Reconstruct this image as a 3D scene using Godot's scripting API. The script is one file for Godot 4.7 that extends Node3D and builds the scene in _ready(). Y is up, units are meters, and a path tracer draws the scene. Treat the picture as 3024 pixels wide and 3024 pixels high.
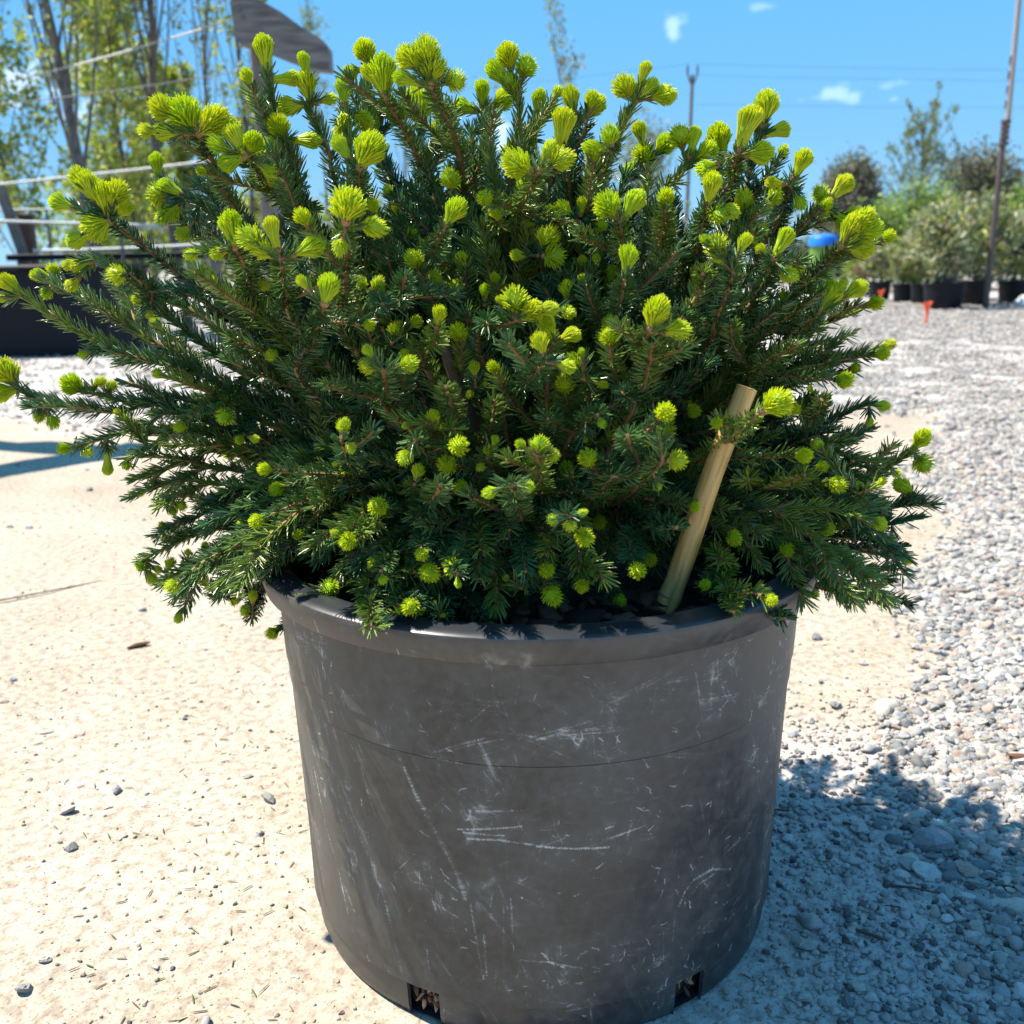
extends Node3D
# A dwarf spruce in a black nursery pot on a gravel yard, with other nursery stock behind.

var rng := RandomNumberGenerator.new()
var M := {}

# Each branch of the spruce: its stem from the tip inwards (mm), then its new shoots (base, direction in hundredths, length).
const BRANCHES = [
	[[-222,761,0,-218,727,-4,-203,663,-8,-96,458,-4],[[-223,766,-2,-5,99,11,29],[-222,761,-1,99,-4,15,19],[-229,738,-5,-68,71,18,12]]],
	[[-189,741,0,-187,729,-4,-176,704,-8,-167,663,-12,-79,458,-6],[[-190,759,-2,-2,97,23,22],[-189,743,-2,-6,99,16,24],[-193,741,-2,-97,-11,22,22],[-183,742,1,97,21,-9,13]]],
	[[-273,713,40,-279,704,-2,-275,676,-33,-268,644,-60,-242,602,-72,-115,440,-34],[[-293,728,39,-79,61,6,20],[-276,718,37,-47,85,22,27],[-272,714,38,82,56,12,30],[-262,715,38,97,15,19,18],[-287,714,41,-100,8,-6,21],[-303,716,40,-99,8,6,13]]],
	[[-232,695,50,-235,687,8,-226,668,-28,-216,643,-60,-103,452,-29],[[-232,695,50,-45,89,-1,27],[-234,696,43,57,59,57,24],[-242,699,49,-92,39,9,16],[-234,695,49,-93,-37,10,20],[-224,690,51,85,-52,-9,13]]],
	[[-207,710,20,-202,697,16,-200,672,12,-204,648,8,-97,453,4],[[-208,710,15,-18,81,56,17],[-209,709,20,-94,-34,-2,15],[-203,710,20,100,-2,0,25],[-209,675,11,-90,37,22,13]]],
	[[-352,690,-80,-333,675,-72,-310,652,-64,-147,455,-30],[[-353,692,-82,-4,99,16,21]]],
	[[-308,670,-20,-290,658,-24,-270,641,-28,-246,620,-32,-117,445,-15],[[-308,670,-20,-89,45,-4,19],[-323,671,-21,-98,7,18,14],[-312,666,-20,-72,-69,-5,17],[-323,659,-21,-80,-58,11,12],[-305,646,-24,-79,-61,-5,14]]],
	[[-345,646,60,-349,638,18,-335,618,-13,-315,594,-38,-263,566,-50,-125,429,-24],[[-360,671,61,-55,83,-9,20],[-354,661,58,-39,90,19,25],[-347,646,56,3,97,24,31],[-340,659,60,37,93,-2,20],[-370,656,60,-93,36,-2,17],[-342,649,58,79,58,21,21],[-345,647,58,-91,-36,20,24],[-361,638,60,-89,-47,0,21]]],
	[[-373,617,30,-352,605,26,-317,581,22,-276,556,18,-131,426,9],[[-374,617,27,-90,-38,23,22],[-384,615,29,-98,-15,8,13],[-388,604,29,-70,-70,13,12]]],
	[[-324,605,80,-324,590,40,-318,563,8,-151,428,4],[[-325,605,80,-100,-8,-3,14],[-327,577,39,-11,-97,21,6]]],
	[[-223,623,130,-229,609,88,-236,586,49,-242,560,11,-115,427,5],[[-224,623,128,-13,98,14,25],[-226,622,129,-92,-30,24,12],[-249,619,129,-97,-14,21,9]]],
	[[-182,613,160,-192,598,117,-199,577,77,-204,553,38,-97,425,18],[[-194,622,160,-80,61,0,16],[-183,617,160,-24,97,3,19],[-175,616,160,94,34,-4,19],[-184,614,160,-86,50,-5,15]]],
	[[-149,580,180,-162,568,136,-178,549,95,-193,512,66,-92,413,31],[[-148,582,181,24,97,-8,21],[-157,590,180,-61,79,1,10]]],
	[[-444,601,-40,-414,585,-32,-372,558,-24,-329,532,-16,-156,419,-8],[[-444,601,-41,-97,24,10,15],[-446,601,-45,29,64,71,13],[-448,595,-40,-66,-75,-9,10]]],
	[[-444,587,20,-427,573,16,-401,554,12,-367,537,8,-323,519,4,-154,415,2],[[-445,587,19,-66,74,13,23],[-454,586,20,-100,-9,2,9]]],
	[[-213,624,100,-234,606,60,-232,568,36,-110,429,17],[[-230,602,60,69,-73,1,11]]],
	[[-193,590,100,-192,555,70,-91,426,33],[[-196,593,99,-48,86,18,11]]],
	[[-153,789,-100,-155,762,-92,-150,727,-84,-71,477,-40],[[-153,789,-104,-18,85,50,18],[-160,786,-100,-93,-37,7,13],[-150,790,-100,90,43,1,10]]],
	[[-116,734,60,-113,727,18,-105,706,-18,-94,679,-49,-87,658,-86,-42,456,-41],[[-116,737,59,-6,100,7,30],[-121,742,59,-52,84,15,15]]],
	[[-76,735,100,-72,727,58,-67,713,18,-63,691,-18,-61,650,-37,-29,454,-17],[[-77,749,101,-10,99,-8,23],[-83,746,98,-57,78,24,17],[-76,736,101,17,98,-9,17],[-83,738,98,-93,33,16,21],[-67,738,99,96,19,19,13]]],
	[[-165,743,-30,-160,720,-22,-152,684,-14,-72,464,-7],[[-165,744,-29,4,100,-9,23],[-166,743,-36,9,-70,70,18],[-160,739,-31,79,-59,16,17],[-167,731,-30,-13,-99,3,14]]],
	[[-146,725,-100,-138,699,-92,-127,666,-84,-60,459,-40],[[-147,728,-102,-7,99,10,30],[-128,741,-99,73,67,-9,20],[-140,749,-99,24,97,-8,13]]],
	[[-106,735,-100,-109,714,-92,-104,690,-84,-50,466,-40],[[-106,736,-99,-10,99,-4,34]]],
	[[-14,742,0,-12,724,-4,-16,703,-8,-21,675,-12,-10,461,-6],[[-18,763,-2,-23,94,23,17],[-21,751,0,-61,79,-3,19],[-14,744,-1,-46,87,16,16],[-9,757,-2,28,93,22,15]]],
	[[-47,743,-80,-50,724,-72,-57,702,-64,-27,470,-30],[[-47,749,-83,3,97,23,22],[-53,745,-80,-96,28,2,21],[-40,747,-80,90,44,2,18]]],
	[[-1,725,-40,-5,713,-32,-10,690,-24,-5,466,-11],[[2,736,-41,23,97,8,20],[2,728,-42,74,65,17,23],[-1,726,-46,-25,-69,68,19]]],
	[[36,719,0,32,700,-4,32,669,-8,15,460,-4],[[34,729,1,-20,98,-6,23],[41,725,-2,69,70,16,24]]],
	[[19,692,90,18,679,48,12,659,10,6,457,5],[[19,692,86,23,94,25,29]]],
	[[82,733,30,75,719,26,66,698,22,55,677,18,45,658,14,21,456,7],[[85,744,28,30,94,18,20],[79,737,28,-57,80,20,20],[84,735,31,73,68,-8,16],[92,736,28,96,16,23,17]]],
	[[62,693,50,55,685,8,26,464,4],[[62,695,51,-15,99,-7,15],[59,694,50,-98,22,2,20]]],
	[[104,697,-80,91,684,-72,78,667,-64,37,459,-30],[[106,697,-90,-38,46,81,24],[101,709,-81,-25,96,11,18],[111,703,-82,71,67,22,18],[101,695,-80,-93,-37,2,16]]],
	[[2,671,130,-5,661,87,-14,649,46,-24,638,3,-11,450,2],[[0,672,128,-88,42,22,19],[5,677,129,48,87,9,14],[9,675,130,86,50,1,16]]],
	[[-135,679,90,-141,666,48,-145,639,13,-69,451,6],[[-134,681,90,51,86,1,28],[-139,685,90,-59,80,-4,17]]],
	[[-132,635,170,-140,617,129,-149,584,98,-158,554,62,-75,425,29],[[-131,637,171,9,99,-7,24],[-125,635,170,100,-1,-5,16],[-134,630,169,-30,-94,14,11]]],
	[[-67,633,130,-79,619,88,-90,601,47,-43,439,22],[[-67,634,128,54,81,24,19]]],
	[[-86,703,-20,-92,686,-24,-44,465,-11],[[-85,706,-20,16,99,-4,17]]],
	[[-72,666,0,-77,646,-4,-37,453,-2],[[-72,667,1,2,100,-8,16]]],
	[[-27,638,50,-39,624,9,-19,446,4],[[-27,639,48,-35,90,24,14]]],
	[[36,641,40,40,623,-1,19,446,0],[[37,643,39,18,98,9,12],[33,644,40,-83,56,4,14],[45,640,40,99,-16,-2,10],[4,640,39,-99,-4,11,10]]],
	[[64,636,120,69,618,79,76,593,41,36,437,20],[[62,639,118,-61,77,18,17],[66,639,119,50,86,6,23]]],
	[[3,614,60,-9,600,19,-4,439,9],[[5,618,60,42,91,5,16],[4,614,61,100,-1,-8,16],[-4,614,59,-97,6,22,11]]],
	[[54,600,40,58,581,-1,28,433,0],[[53,602,40,-22,97,-9,9]]],
	[[64,595,160,64,578,118,62,555,78,29,426,37],[[64,598,159,20,98,7,16]]],
	[[98,645,110,104,627,69,108,598,34,51,438,16],[]],
	[[-58,601,50,-55,583,9,-26,434,4],[[-58,603,49,-16,97,19,11],[-59,599,50,-63,-78,-5,11]]],
	[[25,575,80,31,558,38,15,426,18],[[25,577,79,0,99,15,13],[34,590,79,51,83,23,7]]],
	[[-41,576,70,-48,557,28,-23,426,14],[[-41,577,69,3,99,12,11]]],
	[[-14,569,180,-27,562,137,-45,548,96,-21,424,46],[[-14,572,179,-4,98,17,16],[-14,569,176,79,43,43,17],[-3,573,180,95,32,-6,14],[-20,577,180,-61,79,5,7]]],
	[[-70,565,180,-77,550,136,-90,534,94,-43,419,45],[[-70,565,177,28,84,47,12]]],
	[[-133,586,80,-147,567,39,-70,429,18],[[-132,587,80,69,72,-5,11],[-135,588,79,-50,85,19,10]]],
	[[-93,599,160,-105,582,118,-124,562,79,-59,428,37],[]],
	[[77,561,200,79,544,157,81,521,116,38,415,55],[[77,561,200,34,94,0,19],[84,561,200,100,7,6,16]]],
	[[13,552,170,10,533,128,5,419,61],[[13,552,165,-27,82,51,19],[15,553,168,87,44,24,13]]],
	[[-114,548,100,-116,528,58,-55,417,28],[[-113,551,99,30,93,19,11],[-101,559,99,77,59,23,10]]],
	[[56,553,120,56,536,77,27,420,37],[[56,554,120,9,99,6,11],[60,555,120,89,44,7,8]]],
	[[-109,626,0,-103,610,-4,-49,442,-2],[[-110,627,-1,6,99,15,11],[-120,631,0,-90,43,7,9],[-107,626,0,100,-1,0,8],[-116,645,0,-31,95,4,12]]],
	[[125,683,30,116,670,26,103,652,22,49,455,10],[[127,691,31,27,96,-5,23],[129,686,30,79,61,3,17],[122,696,28,-26,93,24,16]]],
	[[158,691,0,153,670,-4,147,650,-8,70,454,-4],[[158,693,-3,-12,97,23,27]]],
	[[162,690,50,165,676,9,169,657,-31,172,634,-69,82,449,-33],[[164,694,48,21,97,12,32],[149,684,49,-92,-37,7,15],[169,690,50,100,6,2,21]]],
	[[189,708,0,185,684,-4,180,663,-8,174,641,-12,83,451,-6],[[191,717,1,19,98,-7,28],[193,710,0,95,30,0,22],[188,719,-1,-17,97,17,12]]],
	[[128,645,120,131,634,77,134,618,36,134,592,-1,64,436,-1],[[129,648,118,7,98,20,23],[129,646,115,59,-42,69,14],[135,645,120,99,-12,3,12]]],
	[[208,666,40,213,653,-2,216,636,-43,214,613,-80,102,443,-38],[[211,672,38,39,90,17,23],[205,667,39,-98,14,16,13],[210,663,39,49,-86,14,13]]],
	[[171,644,30,168,624,26,80,446,12],[[171,644,29,19,97,13,16],[190,654,29,85,49,17,12],[179,646,30,96,27,3,13],[175,641,29,76,-63,14,15]]],
	[[248,653,0,237,642,-4,225,627,-8,209,608,-12,99,442,-6],[[251,656,0,68,74,0,19],[248,653,0,-48,88,7,13],[250,653,-5,-44,-37,82,13],[253,649,-1,70,-70,17,18]]],
	[[246,617,60,244,602,20,232,581,-15,214,554,-42,193,525,-67,91,416,-32],[[247,618,58,41,90,14,27],[258,625,60,85,53,0,21],[254,627,58,53,82,22,18],[251,617,59,99,-11,13,20],[247,618,59,68,73,10,13]]],
	[[139,599,170,142,582,128,141,560,88,141,535,49,67,420,23],[[131,611,171,-53,84,-9,12],[137,601,169,-63,77,9,14],[125,615,170,-64,77,-1,9],[142,609,169,28,95,13,13]]],
	[[183,608,100,186,592,58,184,571,19,87,430,9],[[183,609,99,49,87,6,24],[187,604,99,72,-67,18,13],[180,610,99,-74,67,12,9]]],
	[[222,588,50,217,567,12,103,429,6],[[221,592,49,-42,89,17,10],[217,568,12,-33,94,2,10]]],
	[[228,565,70,229,553,27,218,535,-10,184,506,-22,88,411,-11],[[231,568,69,56,82,12,23],[245,576,69,81,56,15,17],[239,579,69,58,79,18,11]]],
	[[288,562,-20,269,554,-24,247,540,-28,118,421,-13],[]],
	[[121,599,150,123,580,109,58,433,52],[]],
	[[-469,504,0,-455,494,-4,-429,486,-8,-385,480,-12,-334,482,-16,-159,404,-8],[[-473,509,0,-52,85,2,27],[-470,504,-5,-85,-14,51,19],[-450,483,-5,51,-84,17,13],[-456,488,-5,3,-98,18,11]]],
	[[-414,500,-9,-397,495,-13,-367,487,-17,-319,488,-21,-151,405,-10],[[-416,499,-15,-54,53,65,18],[-408,504,-10,87,47,12,12],[-395,498,-14,60,77,20,10]]],
	[[-380,541,13,-352,528,9,-307,520,5,-146,415,3],[[-381,541,11,83,-29,48,9],[-393,538,13,-94,-26,23,8]]],
	[[-422,452,9,-394,459,5,-358,469,1,-314,477,-3,-149,402,-1],[[-423,451,3,-40,1,92,14],[-417,450,9,95,-32,7,9],[-394,450,4,1,-100,8,18],[-392,453,5,22,-97,-4,6]]],
	[[-373,439,13,-344,454,9,-304,463,5,-145,398,3],[[-374,438,10,33,-29,90,8],[-372,478,9,-71,69,18,7],[-366,473,9,-68,70,21,7]]],
	[[-376,418,0,-352,425,-4,-319,436,-8,-287,441,-12,-136,391,-6],[[-355,418,-4,-38,-92,6,5]]],
	[[-381,401,0,-360,409,-4,-328,419,-8,-289,426,-12,-137,387,-6],[[-374,404,0,93,33,12,6]]],
	[[-345,400,9,-321,407,5,-286,414,1,-136,383,0],[[-337,398,8,97,-22,13,10],[-342,396,8,70,-70,14,8]]],
	[[-346,373,9,-324,380,5,-288,389,1,-137,376,0],[[-347,373,7,8,70,71,7]]],
	[[-372,343,9,-351,353,5,-320,366,1,-291,371,-3,-138,370,-1],[[-374,342,4,32,-31,89,11],[-368,335,9,45,-89,-4,12],[-366,339,8,91,-39,15,10]]],
	[[-351,323,18,-325,337,14,-296,353,10,-267,365,6,-127,368,3],[[-345,335,18,50,86,9,11],[-325,345,14,7,99,11,7]]],
	[[-266,492,54,-269,498,12,-265,509,-28,-248,522,-61,-226,529,-94,-107,418,-44],[[-267,491,49,19,-59,78,12]]],
	[[-251,469,54,-257,476,12,-252,485,-28,-239,491,-66,-114,406,-31],[[-252,468,50,-15,-25,96,9],[-250,468,54,95,-32,4,8]]],
	[[-253,403,77,-253,412,37,-249,425,0,-242,449,-31,-227,489,-43,-221,516,-74,-105,414,-35],[[-254,403,72,32,-60,73,11],[-249,415,37,81,58,11,8],[-247,422,-1,70,-70,16,6]]],
	[[-241,393,68,-231,392,28,-218,391,-9,-198,395,-43,-94,377,-21],[[-242,393,65,-49,-74,46,13],[-230,390,28,56,-82,12,8]]],
	[[-291,365,45,-281,355,6,-267,349,-31,-248,345,-66,-221,342,-95,-105,362,-45],[[-291,365,45,-84,53,14,6]]],
	[[-296,312,27,-282,326,23,-262,342,19,-229,355,15,-109,366,7],[[-303,322,27,-63,78,-8,10],[-285,311,27,99,-15,-4,4]]],
	[[-260,298,45,-266,302,4,-262,309,-34,-243,313,-67,-116,353,-32],[[-261,300,45,-64,77,5,9],[-259,309,44,11,99,11,11],[-274,314,5,-62,79,-2,11],[-275,312,-34,-96,26,13,7]]],
	[[-194,321,90,-195,319,48,-192,322,8,-91,356,4],[[-194,320,88,91,-29,28,12]]],
	[[-179,373,72,-177,372,30,-84,371,14],[[-180,372,72,-72,-69,12,8],[-206,365,72,-95,-31,-8,6]]],
	[[-191,386,68,-192,395,27,-91,377,13],[[-190,529,27,3,100,6,9]]],
	[[-347,360,0,-316,371,-4,-283,377,-8,-135,372,-4],[[-348,359,-3,-3,58,82,7]]],
	[[-339,309,13,-319,327,9,-290,343,5,-138,362,3],[]],
	[[-107,536,190,-113,516,147,-117,494,105,-56,407,50],[[-110,537,190,-96,28,-8,10],[-99,538,190,98,21,-5,12],[-112,543,190,-59,81,1,9]]],
	[[-62,527,210,-62,508,167,-60,483,126,-52,458,87,-25,396,41],[]],
	[[-47,516,120,-47,498,77,-22,408,36],[[-47,521,120,-5,100,-4,10],[-48,515,120,-57,-82,-3,6],[-46,517,120,99,14,-9,5]]],
	[[6,544,220,-2,530,177,-13,515,134,-28,497,93,-13,408,44],[[-13,515,134,52,85,6,7],[6,546,220,-27,96,3,13],[11,543,219,96,-24,11,11]]],
	[[35,525,160,41,507,117,20,411,56],[[33,528,159,-56,82,10,13],[40,524,160,96,-29,-2,9],[27,528,159,-91,37,21,5],[34,538,160,-12,99,-10,6]]],
	[[-77,499,190,-76,479,147,-72,457,105,-34,396,50],[[-77,499,187,47,60,65,9],[-87,498,190,-100,-9,4,5]]],
	[[-138,491,200,-142,468,158,-143,445,116,-137,424,74,-65,386,35],[[-138,492,200,29,96,0,9],[-136,489,200,63,-77,4,7],[-146,466,158,-92,-40,-6,5]]],
	[[-84,491,210,-83,474,166,-77,455,124,-37,395,59],[[-87,485,209,-54,-82,19,10]]],
	[[-90,452,180,-89,433,136,-42,389,65],[[-90,453,180,35,94,3,10]]],
	[[-36,471,180,-31,449,137,-15,394,65],[[-36,471,177,5,72,69,8],[-33,477,180,41,91,-9,7],[-37,469,180,-66,-74,11,6]]],
	[[0,480,220,2,455,178,1,395,85],[[0,480,220,25,97,-7,10],[-5,484,220,-79,60,9,7],[5,480,220,100,-1,2,7]]],
	[[-16,467,250,-15,443,207,-11,418,165,-5,384,78],[[-22,465,250,-93,-34,10,10],[-12,466,249,97,-10,22,7]]],
	[[-64,465,240,-74,446,196,-88,428,153,-106,408,110,-50,381,52],[[-91,420,152,-42,-89,19,4]]],
	[[43,505,200,35,492,156,24,469,116,11,400,55],[[43,505,198,34,-84,42,7],[22,475,116,-33,94,5,9],[10,479,116,-79,58,18,5],[36,485,156,7,-99,12,4]]],
	[[60,497,240,67,481,196,74,454,155,35,395,73],[]],
	[[85,478,230,83,460,187,75,439,145,67,420,102,32,385,49],[[86,478,230,100,0,3,11],[85,456,187,38,-92,-5,6],[83,493,230,-14,99,10,5]]],
	[[53,461,200,49,442,157,23,391,74],[[61,462,200,99,7,10,5],[67,461,200,97,0,23,4]]],
	[[23,445,250,16,434,206,6,427,162,-11,424,121,-5,386,57],[[24,445,249,92,32,22,6],[23,445,250,-17,-98,11,7],[17,444,250,-97,-24,2,7]]],
	[[100,423,200,92,412,157,77,406,116,51,408,83,34,401,42,16,379,20],[]],
	[[-55,402,240,-63,402,197,-72,406,155,-81,413,114,-39,383,54],[[-55,402,238,3,-70,71,7],[-66,403,197,-93,32,20,4]]],
	[[-111,398,220,-110,399,178,-104,401,137,-49,379,65],[[-111,398,219,25,-92,31,6]]],
	[[-136,421,220,-132,421,178,-125,422,137,-60,385,65],[[-137,422,220,-77,63,-9,6]]],
	[[-100,373,220,-98,370,177,-92,371,136,-43,370,65],[[-100,372,218,11,-32,94,5],[-90,371,220,98,-20,-6,4]]],
	[[-115,364,240,-123,365,198,-125,371,157,-59,370,75],[[-110,364,240,100,3,9,2]]],
	[[-69,364,220,-71,366,178,-72,368,136,-34,369,64],[[-69,363,218,23,41,88,5],[-71,370,220,-41,91,-5,3]]],
	[[-12,378,200,-10,389,161,-13,403,123,-28,404,82,-13,380,39],[[-19,383,200,-80,59,11,4]]],
	[[15,356,160,19,367,121,13,376,82,6,372,39],[]],
	[[36,368,160,43,377,121,42,388,81,20,375,39],[]],
	[[-45,357,170,-53,357,128,-61,368,89,-29,369,42],[]],
	[[62,518,180,76,506,137,93,510,94,44,412,45],[]],
	[[80,553,200,81,529,160,76,500,122,36,409,58],[]],
	[[-90,391,200,-109,383,157,-134,375,116,-64,372,55],[]],
	[[147,505,220,148,489,176,140,469,136,132,451,95,121,433,54,58,389,26],[[151,507,218,79,57,20,18]]],
	[[282,511,0,268,509,-4,244,504,-8,224,494,-12,106,407,-6],[[284,508,-5,-20,61,77,12]]],
	[[227,498,80,226,487,37,216,470,-2,203,450,-39,97,394,-19],[[226,500,80,-49,87,5,6],[210,452,-2,-36,-93,-2,8]]],
	[[291,485,20,278,479,16,261,469,12,234,451,8,111,394,4],[[292,485,20,98,-21,0,13],[292,479,19,0,-97,23,9]]],
	[[227,500,100,233,479,58,228,456,19,216,433,-18,102,389,-9],[]],
	[[312,452,-40,287,445,-32,266,435,-24,241,424,-16,115,386,-8],[]],
	[[346,435,-20,334,423,-24,314,407,-28,290,393,-32,138,377,-15],[[348,437,-20,59,81,3,21],[351,431,-22,62,-75,23,15]]],
	[[262,431,120,260,413,79,250,393,40,236,372,4,212,354,-27,191,337,-61,91,360,-29],[[265,433,119,80,56,21,8],[252,390,40,46,-88,10,8],[235,454,79,-52,85,-1,8],[244,444,78,-49,85,21,8]]],
	[[349,393,0,330,387,-4,308,377,-8,278,364,-12,132,368,-6],[[344,398,-1,-76,64,7,22]]],
	[[345,382,20,321,376,16,294,367,12,264,360,8,126,367,4],[[286,370,12,-93,37,4,9],[321,371,16,8,-100,1,9]]],
	[[314,366,60,305,353,21,288,343,-14,264,336,-45,232,335,-69,110,359,-33],[]],
	[[324,334,20,304,331,16,278,334,12,250,339,8,119,361,4],[]],
	[[308,309,40,299,301,1,286,294,-36,266,292,-69,250,290,-105,119,346,-50],[[261,305,-36,-87,45,20,5]]],
	[[139,366,220,142,367,178,143,369,136,143,376,96,68,372,46],[[152,372,136,93,35,7,4]]],
	[[181,353,200,178,344,157,171,337,116,162,332,76,77,359,36],[]],
	[[200,452,160,195,436,118,182,421,79,163,413,43,78,383,20],[[183,421,78,-54,19,82,4]]],
	[[271,440,50,268,425,8,263,408,-33,250,391,-71,119,376,-34],[[269,422,8,25,-97,0,11]]],
	[[243,527,60,236,518,19,225,508,-20,208,494,-56,99,407,-27],[[232,526,19,-49,87,6,9],[226,507,-20,93,-36,-5,12],[223,498,-21,-22,-97,11,6]]],
	[[200,545,120,191,531,80,182,517,40,169,503,1,80,410,1],[]],
]
# Scuffs on the pot's wall: half width and strength, then angle (degrees) and height (mm) along the stroke.
const SCUFFS = [
	[10,45,[-27.8,247,-24.3,219,-19.7,182,-16.3,153,-14.8,130]],
	[5,60,[-26.3,238,-23.8,210]],
	[3,40,[-41.6,251,-39.1,228]],
	[4,45,[-37.5,225,-36.3,205,-34.5,181]],
	[7,30,[-42.9,173,-37.3,141,-34.0,107,-30.6,43]],
	[4,50,[-57.0,188,-54.0,144,-50.0,111,-47.0,67]],
	[3,35,[-59.9,188,-57.9,163,-55.2,151]],
	[2,70,[-15.8,193,-9.3,197,-3.1,201]],
	[2,60,[-14.7,191,-6.5,192]],
	[3,65,[-14.1,186,-7.7,188,-0.9,185]],
	[3,85,[-0.9,184,5.8,181,13.4,179]],
	[2,40,[-12.1,211,-2.0,215]],
	[5,55,[29.2,109,30.5,121,32.7,129,37.7,131,44.4,119]],
	[3,45,[30.7,109,34.4,123,38.8,125]],
	[3,45,[-13.8,128,-12.9,95,-11.6,59]],
	[5,50,[-11.3,102,-11.0,63]],
	[2,35,[-5.7,137,-5.5,105]],
	[2,25,[-7.2,131,-7.4,68]],
	[2,60,[-12.0,287,-8.6,301]],
	[3,50,[-19.9,256,-13.9,267,-9.3,274]],
	[2,45,[-17.5,258,-11.6,268,-6.1,274]],
	[2,60,[-22.4,252,-14.0,250]],
	[2,45,[-30.8,137,-25.2,163]],
	[2,40,[-22.0,201,-17.9,220]],
	[2,40,[-18.6,214,-16.9,208]],
	[2,40,[-20.2,231,-17.9,225]],
	[2,45,[-4.1,81,2.4,79,8.4,72]],
	[4,60,[1.2,80,4.8,74]],
	[4,30,[-26.9,72,-24.3,52]],
	[3,30,[-23.9,76,-23.6,53]],
	[2,60,[-18.9,145,-16.2,137]],
	[3,70,[-17.8,130,-16.3,129]],
	[3,35,[29.3,314,30.7,293]],
	[2,40,[24.0,275,27.9,278]],
	[4,22,[-8.0,315,-7.0,299,-5.4,292]],
	[5,70,[-42.2,349,-41.9,332]],
	[3,30,[32.8,204,34.5,178]],
	[2,30,[37.2,225,41.3,203]],
]
# Single stones: x, z and half width in mm.
const STONES = [
	420,-59,28, 456,-185,18, 426,-148,12, 351,-84,14, 377,-95,11, 327,-26,9, 438,-11,13, 421,-17,11, 395,-6,17, 456,48,15, 419,-261,13, 506,-51,14, 255,74,14, 368,-5,8, 223,170,9, 400,93,10, 380,-64,10, 533,-169,11, 494,-134,10, 546,-153,9, 445,-41,8, 430,45,8, 399,23,8, 506,-74,10, 478,-71,12, 483,-2,10, 371,139,9, 355,128,6, 287,91,6, 400,-232,10, 335,-307,9, 477,-301,10, 621,-318,13, 479,-379,22, 553,-349,6, 386,-29,10, 412,-185,6, 793,-960,17, 837,-954,12, 823,-1107,11, 1065,-1471,15, 745,-995,12, 762,-707,13, 690,-556,12, 963,-1042,14, 865,-860,15, 649,-621,13, 1386,-2063,16, 592,-661,9, 463,-662,12, 730,-659,10, 911,-952,17, 756,-776,11, -745,-389,7, -676,-337,11, -556,-232,8, -517,-103,8, -524,-489,9, -473,-541,8, -626,-327,11, -384,-5,4, -229,49,5, -216,145,4, -229,152,3, -704,-280,8, -474,37,3, -270,181,3
]


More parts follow.
